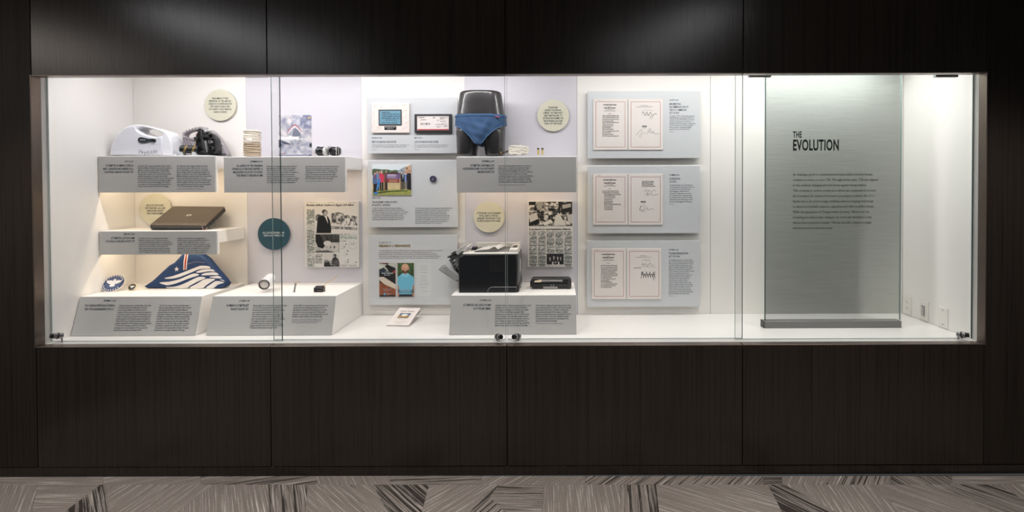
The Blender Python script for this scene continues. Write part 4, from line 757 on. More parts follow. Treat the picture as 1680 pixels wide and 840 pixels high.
for px in (231, 234, 237): ob('button', ball(P(px, 229.6, Y0-.012), .0028, .002, .0024, 10, 6), LGREYP, sw, smooth=True)
ob('knob', cyl(P(251, 230.2, Y0-.010), P(251, 230.2, Y0-.017), .009, 20, bev=.001), BLACKP, sw)
sg = bmesh.new(); O, N = (0, Y0-.0062, 0), (0, -1, 0)
def pen2(pts, w=.0018): ribbon([(p.x, p.y) for p in spl([(x, y, 0) for x, y in pts], 5, False)], w, O, N, sg, .0006)
LET = [[(228, 252), (229, 246.6), (231.4, 246.2), (231.6, 248.4), (229.2, 249.4)], [(232.4, 250.6), (234.4, 249.4), (233.8, 248.2), (232.4, 249.6), (233, 251.4), (235, 251)], [(238, 249), (236.4, 249.4), (236.6, 251.2), (238.4, 250.4), (238.2, 254), (236, 254.2)], [(239.4, 251.4), (240.4, 249), (242, 249.4), (241.8, 251.4)], [(244.2, 247), (243, 251.6), (246, 251.4)], [(247.6, 247.2), (247, 251.4)], [(250.4, 247.4), (248.8, 249), (249.6, 251.6), (251.4, 251)], [(254.6, 247), (252, 247.8), (254.2, 249.8), (252.2, 251.6)], [(255, 248), (257.4, 247.4), (256, 251.6)]]
for i, l in enumerate(LET):
    sg = bmesh.new(); pen2(l); ob('script_letter', sg, BLACKINK, t)
for px in (190, 211, 262): q = on_shelf(px, Y0+.02); ob('foot', cyl(q+Vector((0, 0, .0003)), q+Vector((0, 0, .006)), .009, 14), GREYP, t)
ob('power_cord', tube(spl([P(279, 252, .5), P(283, 251.4, .47), P(288, 252.6, .45), P(289.5, 254.2, .435), P(284, 254.6, .43), P(279.5, 253.6, .44)], 5, False), .0025, 8), GLOSSW, t, smooth=True)
# ---- opened grinder
t = thing('opened_grinder', 'opened grinder half with black motor and wired cylinder, right end of upper left shelf', 'grinder', on_shelf(335, .5))
Y0, Y1 = .535, .585; q = lambda L: [(p.x, p.y) for p in spl([(a, b, 0) for a, b in L], 4)]
out = [(300, 254.6), (299.4, 240), (298.8, 226), (298.6, 214.2), (312, 209), (327, 204.4), (332, 205), (335.5, 208.5), (342, 209.5), (349, 214), (357, 223), (364, 235), (370, 247), (373.4, 254.6)]
hl = [(301.5, 219.5), (305, 215), (316, 211.4), (326, 210.6), (329, 213.5), (326, 220), (316, 222.6), (305, 223.4)]
b = mesh_bm(pxprism([out, q(hl)], Y0, Y1, .004, Y0)); dz = ZT-min(v.co.z for v in b.verts)+.0003
for v in b.verts: v.co.z += dz
sh_ = ob('half_shell', b, SHELL, t)
for a, c in (((300.5, 226), (311, 250)), ((304, 225.5), (315, 250)), ((308, 226), (318, 247)), ((302, 226), (320, 231))): ob('rib', tube([P(a[0], a[1], Y0-.002), P(c[0], c[1], Y0-.002)], .0028, 6), mat('rib_grey', S(120, 112, 118), .5), sh_)
for px in (306, 311, 316, 321): ob('rib', box(P(px, 210, Y0).x-.0012, P(px, 210, Y0).x+.0012, Y0-.006, Y0, P(px, 215.8-(px-306)*.3, Y0).z, P(px, 213.2-(px-306)*.32, Y0).z), SHELL, sh_)
ob('rail', tube([P(348, 237, Y0-.004), P(366, 236.6, Y0-.004)], .004, 8), LGREYP, sh_); ob('rim', box(P(353, 250, Y0).x, P(372.5, 250, Y0).x, Y0-.012, Y0, P(350, 255.4, Y0).z, P(350, 252, Y0).z, .002, 1), STEEL, sh_)
YM = .47
mo = ob('motor_block', mesh_bm(pxprism([q([(321, 252), (320, 236), (321, 222), (324, 216), (330, 213), (338, 216), (346, 220), (352, 228), (353, 240), (351, 252)])], YM, .53, .006, YM)), BLACKP, t)
ob('motor_frame', mesh_bm(pxprism([[(330, 214), (333, 214), (339, 250), (349, 254.5), (341, 254.5), (335, 251)]], YM-.014, YM, .002, YM)), DARKP, mo)
ob('motor_frame', mesh_bm(pxprism([[(337, 231), (339, 231), (343, 250), (340.5, 250)]], YM-.012, YM, .001, YM)), GREYP, mo)
ob('motor_frame', mesh_bm(pxprism([[(321, 225), (326, 225), (326, 232), (321, 232)]], YM-.016, YM, .002, YM)), DARKP, mo)
ob('motor_frame', mesh_bm(pxprism([[(332, 221), (343, 221), (344, 226), (333, 226)]], YM-.016, YM, .002, YM)), DARKP, mo)
for px, py, r, m in ((349, 224, .016, DARKP), (347.5, 233, .009, GREYP), (348.5, 243.5, .012, DARKP)):
    c = P(px, py, YM); k = ob('shaft_socket', lathe_axis(c, (0, -1, 0), [(r, 0), (r, .02), (r*.72, .02), (r*.7, .006), (0, .006)], 22), m, mo)
for px, py, m in ((324, 214, BLACKP), (328, 212, DARKP), (331, 213.5, BLACKP)): ob('terminal', ball(P(px, py, YM-.004), .009, .008, .006, 12, 8), m, mo, smooth=True)
ob('coil_winding', ball(P(337, 216, YM-.006), .012, .01, .012, 14, 8), STEEL, mo, smooth=True); ob('coil_winding', ball(P(343, 214.5, YM), .013, .01, .006, 14, 8), LGREYP, mo, smooth=True)
ob('wire', tube([P(a, b_, YM-.01) for a, b_ in [(319, 231), (320, 227), (321, 221), (325, 219)]], .0014, 6), RED, mo)
ob('motor_foot', mesh_bm(pxprism([[(322, 250), (336, 248), (349, 254), (341, 256), (330, 254)]], YM-.03, YM+.03, .002, YM)), BLACKP, mo)
YC = .425; a, c = P(296.5, 244.6, YC), P(326, 245.6, YC+.02); cr_ = .0235
cy = ob('capsule', lathe_axis(a, c-a, [(0, 0), (cr_*.85, 0), (cr_, .004), (cr_, (c-a).length-.004), (cr_*.9, (c-a).length), (0, (c-a).length)], 26), BLACKP, t, smooth=False)
for px in (303, 305, 316.5, 318.5):
    ctr = a+(c-a)*((px-296.5)/29.5); d, x, y = frame_of(a, c)
    ob('wire_loop', tube([ctr+(x*math.cos(k/18*2*math.pi)+y*math.sin(k/18*2*math.pi))*(cr_+.0008)+d*(.012*math.sin(k/18*2*math.pi+.8)) for k in range(18)], .0013, 6, closed=True), YWIRE, cy)
ob('wire_loop', tube([P(x, y_, YC-.005) for x, y_ in [(318, 239), (320.5, 236.5), (321.2, 233), (320, 231)]], .0012, 6), YWIRE, cy)
ob('base_plate', box(P(294, 254, .45).x, P(352, 254, .45).x, .395, .55, ZT+.0003, ZT+.0035, .001, 1), mat('clear_base', S(200, 204, 204), .1), t)
for px, Yk in ((301, .43), (320, .43)): ob('cradle', box(P(px-1.5, 250, Yk).x, P(px+1.5, 250, Yk).x, Yk-.02, Yk+.012, ZT+.0034, P(px, 249.5, Yk).z, .001, 1), mat('clear_base', S(200, 204, 204), .1), t)
# ---- coil
t = thing('coiled_roll', 'upright beige roll of wound cord, browner towards its foot', 'roll', on_shelf(414, .47))
c = on_shelf(414, .47); r0 = .043; hgt = P(414, 214.5, .47).z-ZT
ob('core', lathe_axis(c+Vector((0, 0, .0004)), (0, 0, 1), [(0, 0), (r0*.9, 0), (r0*.9, hgt*.97), (r0*.5, hgt*.99), (0, hgt*.98)], 24), mat('coil_core', S(196, 184, 166), .9), t)
rng = random.Random(2); C1 = mat('coil_brown', S(178, 160, 138), .95, noise=.25, nscale=90, bump=.8); C2 = mat('coil_cream', S(216, 206, 192), .95, noise=.2, nscale=90, bump=.8)
nT = 17
for i in range(nT):
    z = ZT+.006+(hgt-.012)*i/(nT-1); R_ = r0*(1-.03*abs(i-5)/10)+rng.uniform(-.0016, .0010); ph = rng.random()*6; ecc = rng.uniform(-.001, .001)
    pts = [(c.x+ecc+math.cos(k/22*2*math.pi)*R_+.0014*math.sin(5*k+ph), c.y+math.sin(k/22*2*math.pi)*R_, z+.0026*math.sin(k/22*2*math.pi+ph)) for k in range(22)]
    ob('cord_turn', tube(pts, .0048 if i < nT-1 else .0065, 8, closed=True), C1 if i < 9 else C2, t, smooth=True)
b = ball((c.x+.004, c.y-r0*.92, ZT+hgt*.62), .02, .008, .022, 14, 8)
for v in b.verts: v.co += Vector((rng.uniform(-.002, .002),)*3)
ob('frayed_patch', b, mat('coil_pale', S(228, 222, 214), .9, bump=.6, nscale=120), t, smooth=True)
ob('foot_ring', lathe_axis(c+Vector((0, 0, .0002)), (0, 0, 1), [(r0*.8, 0), (r0*.98, 0), (r0*.98, .004), (r0*.8, .004)], 24), C1, t)
# ---- magazine
Y = .44; a, c = P(457.5, 256.3, Y), P(511, 188.4, Y); a.z = ZT
t = thing('magazine', 'magazine with an aircraft coming through clouds on its cover, standing upright', 'magazine', ((a.x+c.x)/2, Y, ZT))
ob('pages', box(a.x, c.x, Y, Y+.005, a.z+.0003, c.z, .0005, 1), PAPER, t)
cv = Cv(112, 142, (190, 190, 204)); n = cv.noise(5, 6, 4); n2 = cv.noise(9, 9, 3); cv.tex(cv.y < 2, (132, 134, 152), (208, 202, 204), np.clip((n-.2)*1.6, 0, 1)); cv.tex((cv.y < .34) & (cv.x > .45-.3*cv.y), (112, 116, 140), (190, 188, 198), np.clip((n2-.25)*1.7, 0, 1)); cv.tex((cv.y > .7), (146, 148, 164), (210, 205, 206), np.clip((n2-.2)*1.4, 0, 1))
cv.tex(((cv.x-.5)/.2)**2+((cv.y-.5)/.26)**2 < 1, (118, 122, 136), (182, 182, 192), n2); cv.ell(.54, .47, .12, .12, (112, 116, 132))
d = (cv.x-.49)/.21; arc = .25+.17*np.abs(d)**1.35; cv.put((np.abs(d) < 1) & (np.abs(cv.y-arc) < .011+.004*np.abs(d)), (186, 52, 56)); cv.put((np.abs(d) < .97) & (cv.y > arc+.011) & (cv.y < arc+.06), (206, 206, 214))
cv.tex((cv.y > .46+.1*n) & (cv.y < .6) & (cv.x < .62), (214, 210, 216), (238, 234, 234), n2)
cv.poly([(0, .6), (.2, .66), (.36, .7), (.36, .73), (.16, .71), (0, .7)], (70, 74, 92)); cv.poly([(.64, .72), (.88, .67), (1, .66), (1, .74), (.66, .76)], (150, 152, 170)); cv.ell(.06, .73, .1, .07, (128, 132, 150)); cv.ell(.03, .73, .06, .05, (30, 30, 40)); cv.ell(.95, .74, .09, .075, (156, 160, 176)); cv.ell(.98, .74, .05, .05, (32, 32, 42)); cv.rect(0, .62, .03, .8, (60, 64, 84))
cv.rect(.88, .06, .97, .085, (226, 176, 70)); cv.rect(.07, .94, .2, .95, (150, 60, 56)); cv.rect(.17, .92, .2, .945, (60, 50, 50)); cv.rect(.64, .8, .75, .805, (90, 130, 140)); cv.rect(0, .968, 1, 1, (58, 68, 90)); cv.rect(.05, .975, .9, .985, (150, 158, 176))
pic(t, 'cover_print', cv, (a.x+.0005, Y-.0006, c.z-.0005), (1, 0, 0), (0, 0, -1), c.x-a.x-.001, c.z-ZT-.001)
text(t, 'masthead', ['NEUROTMESIS'], 484, 226.6, 4, 4.4, 44, mat('title_white', S(236, 234, 238), .5), 'C', Y=Y-.0006, bold=.02); text(t, 'small_text', ['CUTTING THE NERVES AND ISOLATING THE HEAD'], 484, 231.8, 2, 1.3, 32, WINK, 'C', Y=Y-.0006); text(t, 'small_text', ['I  S  S  U  E   1  3'], 484, 193, 2, 1.3, 26, INK, 'C', Y=Y-.0006)
# ---- taped device
t = thing('taped_device', 'small black device bound with white tape, right end of the second shelf', 'device', on_shelf(538, .45))
c = on_shelf(538, .45); s = P(539, 250, .45).x-P(538, 250, .45).x
b = lathe_axis((c.x-19*s, .45, ZT+.028), (1, 0, .0), [(0, 0), (.018, .001), (.0265, .012), (.0265, .045), (.021, .062), (0, .066)], 20); ob('bundle', b, BLACKP, t)
b = lathe_axis((c.x+20*s, .46, ZT+.0285), (-1, -.15, 0), [(0, 0), (.018, .001), (.027, .012), (.027, .05), (.02, .066), (0, .07)], 20); ob('bundle', b, BLACKP, t)
ob('white_tape', lathe_axis((c.x-5*s, .45, ZT+.0275), (1, -.2, 0), [(.024, 0), (.0275, .002), (.0275, .016), (.024, .018)], 22), LGREYP, t)
for k, (px, r, tl) in enumerate(((13.5, .0262, .35), (17, .0255, .2))):
    cc = Vector((c.x+px*s, .45, ZT+.0285)); ob('tape_band', tube([cc+Vector((math.cos(a/20*2*math.pi)*.010, math.cos(a/20*2*math.pi)*-.022, math.sin(a/20*2*math.pi)*r)) for a in range(20)], .002, 6, closed=True), LGREYP if k == 0 else GREYP, t)
ob('lens', lathe_axis((c.x-9*s, .45-.024, ZT+.026), (.15, -1, 0), [(.013, 0), (.013, .01), (.01, .01), (.009, .004), (0, .004)], 20), DARKP, t)
ob('lens', lathe_axis((c.x+9*s, .45-.020, ZT+.027), (-.15, -1, 0), [(.015, 0), (.015, .01), (.012, .01), (.011, .004), (0, .004)], 20), DARKP, t)
for k in range(3): ob('wire', tube([(c.x+(-16+9*k)*s, .43, ZT+.05), (c.x+(-12+9*k)*s, .424, ZT+.055), (c.x+(-6+9*k)*s, .425, ZT+.045), (c.x+(-2+8*k)*s, .424, ZT+.012)], .0016, 6), DARKP if k != 1 else STEEL, t, smooth=True)
# ---- torso form
YT = .485; cx = P(789.3, 250, YT).x
def pz(y): return P(789, y, YT).z
def px2(dx): return dx/864*(YT+DIST)
rows_ = [(151.2, 31, .082, 2), (153.5, 34, .090, 0), (162, 35.2, .092, 0), (175, 37, .094, 0), (188, 38.8, .098, 0), (200, 39.8, .101, 0), (212, 40.2, .102, 0), (224, 39.9, .1, 0), (236, 39.6, .098, 0), (243, 39.4, .096, 0)]
t = thing('torso_form', 'black mannequin hips and upper legs standing on the shelf, wearing blue briefs', 'mannequin', (cx, YT, ZT))
def ring(b, x0, hw, hd, z, n=40, e=2.4):
    R_ = []
    for k in range(n):
        a = 2*math.pi*k/n; ca, sa = math.cos(a), math.sin(a)
        R_.append(b.verts.new((x0+math.copysign(abs(ca)**(2/e), ca)*hw, YT+math.copysign(abs(sa)**(2/e), sa)*hd, z)))
    return R_
def loft(b, R_):
    for A, B in zip(R_, R_[1:]):
        n = len(A)
        for k in range(n): b.faces.new((A[k], A[(k+1) % n], B[(k+1) % n], B[k]))
    b.faces.new(R_[0]); b.faces.new(R_[-1][::-1])
bm = bmesh.new(); loft(bm, [ring(bm, cx, px2(w), d, pz(y)) for y, w, d, _ in rows_[:-2]])
for sgn in (-1, 1):
    L = []
    for y, xi, xo, d in ((214, 5, 39.6, .092), (226, 3.6, 39.6, .094), (236, 3.6, 39.4, .093), (242, 5.4, 39.3, .091), (250, 6.6, 39, .088), (258.6, 7.2, 38.4, .085)):
        L.append(ring(bm, cx+sgn*px2((xi+xo)/2), px2((xo-xi)/2), d, max(pz(y), ZT+.0004), e=2.2))
    loft(bm, L)
bmesh.ops.recalc_face_normals(bm, faces=bm.faces[:])
me = bpy.data.meshes.new('tmp'); bm.to_mesh(me); bm.free(); o = bpy.data.objects.new('tmp', me); COL.objects.link(o)
md = o.modifiers.new('r', 'REMESH'); md.mode = 'VOXEL'; md.voxel_size = .0055; md2 = o.modifiers.new('s', 'SMOOTH'); md2.iterations = 6; md2.factor = .5
bpy.context.view_layer.update(); me2 = bpy.data.meshes.new_from_object(o.evaluated_get(bpy.context.evaluated_depsgraph_get())); bpy.data.objects.remove(o)
for v in me2.vertices: v.co.z = max(v.co.z, ZT+.0004)
MANN = mat('charcoal_gloss', S(40, 38, 38), .3, coat=.25)
link('body', me2, MANN, t, smooth=True)
# top disc edge
ob('waist_rim', tube([(cx+math.copysign(abs(math.cos(a))**(2/2.4), math.cos(a))*px2(31.5), YT+math.copysign(abs(math.sin(a))**(2/2.4), math.sin(a))*.084, pz(152.6)) for a in np.linspace(0, 2*math.pi, 48)[:-1]], .002, 6, closed=True), MANN, t, smooth=True)
# ---- briefs
def width_at(y):
    ys = [r[0] for r in rows_]; return np.interp(y, ys, [r[1] for r in rows_]), np.interp(y, ys, [r[2] for r in rows_])
def legline(u):                                  # u: -1..1 across the front; lowest fabric row
    return np.interp(abs(u), [0, .12, .2, .32, .5, .7, .88, 1.0], [238.5, 238.2, 233.5, 226.5, 219, 212.5, 208.6, 207.2])
def skinpt(a, y, off):
    w, d = width_at(y); e = 2.4; ca, sa = math.cos(a), math.sin(a)
    x = math.copysign(abs(ca)**(2/e), ca); yv = math.copysign(abs(sa)**(2/e), sa)
    bul = .016*max(0, 1-abs(x)/.42)*max(0, min(1, (y-203)/18)) if sa < 0 else 0
    return Vector((cx+x*(px2(w)+off), YT+yv*(d+off)-bul, pz(y))), x
FAB = mat('blue_fabric', S(42, 71, 106), .85, noise=.1, nscale=260, bump=.3); BAND = mat('blue_band', S(66, 101, 140), .85, noise=.05, nscale=200)
bt = thing('briefs', 'blue briefs with a paler waistband worn by the black torso form', 'underwear', (cx, YT-.1, pz(238)))
bm = bmesh.new(); NA, NR = 120, 18; G = []; topy = 190.6
for i in range(NA):
    a = 2*math.pi*i/NA; _, x = skinpt(a, 200, 0); yb = legline(x) if math.sin(a) < 0 else legline(x)-1; col_ = []
    for j in range(NR):
        y = topy+(yb-topy)*j/(NR-1); fr_in = max(0, 1-abs(x)*1.05)*min(1, max(0, (y-topy-3)/10)) if math.sin(a) < 0 else 0; off = .006+fr_in*(.0032*math.sin(x*15+(y-topy)*.20*(1 if x > 0 else -1))+.0018*math.sin(x*7-y*.5))
        p, _ = skinpt(a, y, off); col_.append(bm.verts.new(p))
    G.append(col_)
for i in range(NA):
    for j in range(NR-1): bm.faces.new((G[i][j], G[i][j+1], G[(i+1) % NA][j+1], G[(i+1) % NA][j]))
bmesh.ops.recalc_face_normals(bm, faces=bm.faces[:])
o = ob('cloth', bm, FAB, bt, smooth=True)
edge = lambda y0: [skinpt(2*math.pi*i/NA, y0, .0085)[0] for i in range(NA)]
bm = bmesh.new(); A = edge(190.2); B = edge(193.4); ra = [bm.verts.new(p) for p in A]; rb = [bm.verts.new(p) for p in B]
for i in range(NA): bm.faces.new((ra[i], rb[i], rb[(i+1) % NA], ra[(i+1) % NA]))
bmesh.ops.solidify(bm, geom=bm.faces[:], thickness=.002); bmesh.ops.recalc_face_normals(bm, faces=bm.faces[:]); ob('waistband', bm, BAND, bt, smooth=True)
for sg_ in (-1, 1):
    pts = []
    for i in range(NA):
        a = 2*math.pi*i/NA
        if math.sin(a) < 0 and sg_*math.cos(a) > .04: p, x = skinpt(a, 200, 0); pts.append((abs(x), skinpt(a, legline(x), .0075)[0]))
    pts.sort(key=lambda e_: e_[0]); ob('leg_trim', tube([e_[1] for e_ in pts], .0022, 6), BAND, bt, smooth=True)
ob('gusset', box(cx-.010, cx+.010, YT-.098, YT+.07, pz(240), pz(237), .002, 1), FAB, bt)
p_, _ = skinpt(-math.pi/2+.72, 194.6, .011); ob('label_tag', box(p_.x-.014, p_.x+.012, p_.y-.004, p_.y-.001, pz(196), pz(193)), mat('tag_maroon', S(110, 60, 90), .7), bt)
# ---- explosive packet, vials
t = thing('wrapped_packet', 'crumpled white packet with a charred tube at one end, beside the torso form', 'packet', on_shelf(851, .43))
c = P(851, 247.5, .43); b = bmesh.new(); bmesh.ops.create_cube(b, size=1); bmesh.ops.subdivide_edges(b, edges=b.edges[:], cuts=7, use_grid_fill=True); rng = random.Random(9)
for v in b.verts:
    k = v.co.copy(); r = Vector((k.x*.118, k.y*.05, k.z*.05)); f_ = .5-.5*(abs(k.x)*2)**6; r.y *= .55+.9*f_; r.z *= .62+.75*f_
    v.co = c+r+Vector((0, 0, .0035*math.sin(k.x*13+k.y*5)))+Vector((rng.uniform(-1, 1), rng.uniform(-1, 1), rng.uniform(-1, 1)))*.0016
zm = min(v.co.z for v in b.verts)
for v in b.verts: v.co.z += ZT+.0004-zm
ob('wrapping', b, mat('packet_white', S(226, 219, 206), .75, noise=.08, nscale=60, bump=.5), t)
zc = ZT+.024
tb = ob('charred_tube', tube([(c.x-.05, .43, zc), (c.x-.075, .425, zc-.004), (c.x-.105, .42, zc-.012)], [.006, .0065, .0075], 10), mat('charred', S(70, 56, 44), .7, noise=.3, nscale=120), t, smooth=True)
ob('tube_mouth', lathe_axis((c.x-.102, .4205, zc-.0112), (-1, -.15, -.3), [(.0085, 0), (.0095, .004), (.006, .006), (0, .005)], 14), mat('burnt_yellow', S(150, 116, 72), .6), tb)
ob('tie', tube([(c.x-.056+.001*math.sin(a), .43+.010*math.cos(a), zc+.010*math.sin(a)) for a in np.linspace(0, 6.28, 14)[:-1]], .0016, 6, closed=True), mat('tie_beige', S(190, 176, 156), .8), t)
for i, px in enumerate((883, 889.8)):
    c = on_shelf(px, .43); h = P(px, 245.2, .43).z-ZT; h2 = P(px, 243, .43).z-ZT
    v = thing('vial', ('thin vial of amber powder with a black cap, nearer the white packet', 'thin vial of amber powder with a black cap, farther from the white packet')[i], 'vial', c, 'amber vials')
    ob('tube', lathe_axis(c+Vector((0, 0, .0004)), (0, 0, 1), [(0, 0), (.0058, 0), (.0062, .001), (.0062, h), (0, h)], 16), mat('amber_powder', S(206, 178, 118), .4), v)
    ob('cap', lathe_axis(c+Vector((0, 0, h)), (0, 0, 1), [(0, 0), (.0066, 0), (.0066, h2-h-.0005), (.006, h2-h), (0, h2-h)], 16), mat('cap_navy', S(28, 30, 48), .4), v)
# ================================================================== LOWER LEFT SHELF
ZL = ZL_+.0036
A_ = P(244.5, 369.5, .415); C_ = P(286.5, 338, .61); B_ = P(336, 371, .415)
Ux = Vector((1, 0, -.012)).normalized(); Wd = (B_-A_).length; Vv = Vector((0, C_.y-A_.y, C_.z-A_.z)); Ld = Vv.length; Vn = Vv.normalized(); Nn = Ux.cross(Vn)
t = thing('laptop', 'closed dark brown laptop tilted up on the lower left shelf, emblem on lid', 'laptop', A_+Ux*Wd/2)
LID = mat('laptop_bronze', S(92, 82, 74), .32, .35, noise=.04, nscale=40)
def slab(name, u0, u1, v0, v1, w0, w1, m, par, r=.012, bev=.003):
    lp = []
    for cu_, cv_, a0 in ((u1-r, v1-r, 0), (u0+r, v1-r, 90), (u0+r, v0+r, 180), (u1-r, v0+r, 270)):
        for k in range(5): a = math.radians(a0+k*22.5); lp.append((cu_+r*math.cos(a), cv_+r*math.sin(a)))
    me = curve_mesh([lp], (w1-w0)/2, bev); me.transform(basis(A_+Nn*((w0+w1)/2), Ux, Vn)); return link(name, me, m, par)
slab('lid', 0, Wd, 0, Ld, -.008, 0, LID, t)
slab('base', .0005, Wd-.0005, -.006, Ld, -.03, -.0085, BLACKP, t)
me = curve_mesh([[(.02, -.009), (Wd-.02, -.009), (Wd-.02, -.001), (.02, -.001)]], .008, .002); me.transform(basis(A_-Nn*.012, Ux, Vn)); link('hinge_bar', me, DARKP, t)
EM = mat('emblem_silver', S(208, 204, 196), .3, .3)
def lp2(pts): me = curve_mesh([[(Wd/2+a*.011, Ld*.52+b*.011) for a, b in pts]], .0006, 0); me.transform(basis(A_+Nn*.0006, Ux, Vn)); return me
link('emblem', lp2([(-.9, .7), (1.1, .7), (1.5, -.6), (.9, -.6), (.75, .15), (-.3, .15), (-.45, -.35), (-1.0, -.35)]), EM, t); link('emblem', lp2([(-1.1, -.55), (.5, -.55), (.4, -.95), (-1.2, -.95)]), EM, t)
for i in range(5):
    me = curve_mesh([[(Wd-.03-.02*0, .0), (Wd-.012, 0), (Wd-.012, .004), (Wd-.03, .004)]], .002, 0); me.transform(basis(A_+Ux*.012*1+Vn*(.03+.035*i)-Nn*.018, Ux, Vn)); link('side_port', me, GREYP, t)
t = thing('laptop_easel', 'low clear wedge easel under the tilted laptop', 'easel', (A_.x+Wd/2, .5, ZL))
CL = glass_mat('clear_acrylic', (.94, .95, .95))
for u in (.18, .82):
    bm = bmesh.new(); q0 = A_+Ux*Wd*u-Nn*.0305; q1 = q0+Vn*Ld*.9; pr = [(q0.y, ZL+.0004), (q1.y, ZL+.0004), (q1.y, q1.z-.0005), (q0.y, max(q0.z-.0005, ZL+.002))]
    F1 = [bm.verts.new((q0.x-.002, y, z)) for y, z in pr]; F2 = [bm.verts.new((q0.x+.002, y, z)) for y, z in pr]; bm.faces.new(F1); bm.faces.new(F2[::-1])
    for i in range(4): bm.faces.new((F1[i], F2[i], F2[(i+1) % 4], F1[(i+1) % 4]))
    bmesh.ops.recalc_face_normals(bm, faces=bm.faces[:]); ob('side_wedge', bm, CL, t)
ob('cross_bar', box(A_.x+Wd*.18, A_.x+Wd*.82, .55, .56, ZL+.0005, ZL+.02), CL, t)
ob('front_lip', tube([P(331, 371, .405), P(333.5, 377, .4), P(336, 377.6, .4), P(340.5, 372.6, .405)], .0016, 6), mat('lip_copper', S(176, 134, 116), .3), t)
# ================================================================== PLINTH TOPS
ZPT = ZP+.0006
YFL = .475
lift_ = 0
t = thing('folded_flag', 'dark blue flag folded to a triangle with white feathers, star and red stripe', 'flag', P(305, 473, YFL))
def fp(L): return [(p.x, p.y) for p in spl([(a, b, 0) for a, b in L], 4)]
out = [(234.5, 470.6), (241, 473.4), (355, 473.6), (368, 471.5), (371, 466.5), (366, 459.5), (350, 441), (338, 426), (326, 417), (318, 408), (311, 406), (304, 409), (297, 418), (285, 431), (276, 436), (262, 449), (249, 461)]
b = mesh_bm(pxprism([out], YFL, YFL+.06, .012, YFL)); dz = ZPT-min(v.co.z for v in b.verts)
for v in b.verts: v.co.z += dz
NAVY = mat('flag_blue', S(25, 53, 94), .8, noise=.06, nscale=90, bump=.3)
ob('folded_cloth', b, NAVY, t); FW = mat('flag_white', S(222, 216, 214), .8, noise=.03, nscale=90)
FE = [[(445, 520), (600, 480), (800, 410), (1000, 330), (1120, 290), (1260, 300), (1290, 338), (1170, 345), (1060, 365), (900, 430), (700, 505), (540, 530)],
      [(355, 600), (540, 582), (720, 540), (900, 462), (1000, 432), (1080, 450), (1050, 475), (900, 522), (700, 600), (560, 640), (470, 645)],
      [(470, 682), (640, 672), (800, 622), (960, 545), (1080, 495), (1190, 502), (1180, 528), (1060, 580), (920, 655), (850, 702), (560, 702)],
      [(905, 702), (1050, 618), (1180, 540), (1300, 527), (1380, 542), (1300, 590), (1200, 660), (1145, 702)],
      [(1205, 702), (1290, 636), (1390, 574), (1500, 582), (1540, 602), (1430, 640), (1350, 702)],
      [(1030, 405), (1130, 364), (1250, 352), (1330, 356), (1375, 396), (1260, 393), (1150, 412), (1060, 420)],
      [(1120, 460), (1190, 426), (1300, 412), (1395, 416), (1440, 458), (1300, 462), (1200, 468)],
      [(1270, 497), (1350, 484), (1440, 478), (1500, 518), (1400, 522)], [(1465, 547), (1520, 549), (1556, 578), (1510, 565)]]
for L in FE:
    L = [(230+x/11.2, 410+y/11.2) for x, y in L]; L = [(p.x, p.y) for p in spl([(x, y, 0) for x, y in L], 3)]
    bm = poly(L, (0, YFL, 0), (0, -1, 0)); ob('printed_feather', bm, FW, t)
bm = poly([(290+4.6*(1 if k % 2 == 0 else .38)*math.sin(k*math.pi/5), 441.5-4.6*(1 if k % 2 == 0 else .38)*math.cos(k*math.pi/5)) for k in range(10)], (0, YFL, 0), (0, -1, 0)); ob('printed_star', bm, FW, t)
for o_, m, l in (((303.5, 309), FW, .001), ((305, 307.4), mat('flag_red', S(160, 42, 40), .8), .0014)):
    a, c = o_; ob('printed_stripe', poly([(a-2.5, 443), (c-2.7, 442.4), (c-1.8, 430), (c, 417), (a, 417), (a-2.2, 430)], (0, YFL, 0), (0, -1, 0), lift=l), m, t)
ob('seam_line', ribbon([(p.x, p.y) for p in spl([(306.5, 434, 0), (314, 431.2, 0), (322, 429.6, 0), (336, 430.6, 0)], 5, False)], .0016, (0, YFL, 0), (0, -1, 0), None, .001), mat('flag_pink', S(170, 150, 176), .8), t)
ob('folded_corner', mesh_bm(pxprism([[(352, 472), (358, 467), (366, 464.4), (370.5, 466), (369.5, 470), (362, 472.6)]], YFL-.008, YFL, .003, YFL)), NAVY, t)
# patch and coin
def leaning(name, label, cat, px, py, rpx, Y, lean, build):
    c = P(px, py, Y); r = rpx/864*(Y+DIST); n = Vector((.12, -math.cos(lean), math.sin(lean))).normalized(); c.z = ZPT+r*math.cos(lean)+.0006
    t = thing(name, label, cat, (c.x, c.y-r*math.sin(lean)*0, ZPT)); build(t, c, n, r)
    ob('prop', box(c.x-.004, c.x+.004, c.y+.004, c.y+r*.9, ZPT+.0002, ZPT+.003), CL, t)
def dpoly(c, n, r, L, m, name, t, lift):
    d, x, y = n, Vector((0, 0, 1)).cross(n).normalized(), None; y = n.cross(x); bm = bmesh.new(); f = bm.faces.new([bm.verts.new(c+x*a*r+y*b_*r+n*lift) for a, b_ in L]); f.normal_update()
    if f.normal.dot(n) < 0: f.normal_flip()
    return ob(name, bm, m, t)
EAG = [(-.72, .3), (-.3, .34), (-.12, .26), (-.1, .46), (.04, .5), (.14, .4), (.12, .26), (.3, .34), (.74, .3), (.6, .08), (.4, -.06), (.18, -.12), (.26, -.34), (0, -.44), (-.26, -.34), (-.18, -.12), (-.4, -.06), (-.6, .08)]
def circ(r0, n=32): return [(r0*math.cos(k/n*2*math.pi), r0*math.sin(k/n*2*math.pi)) for k in range(n)]
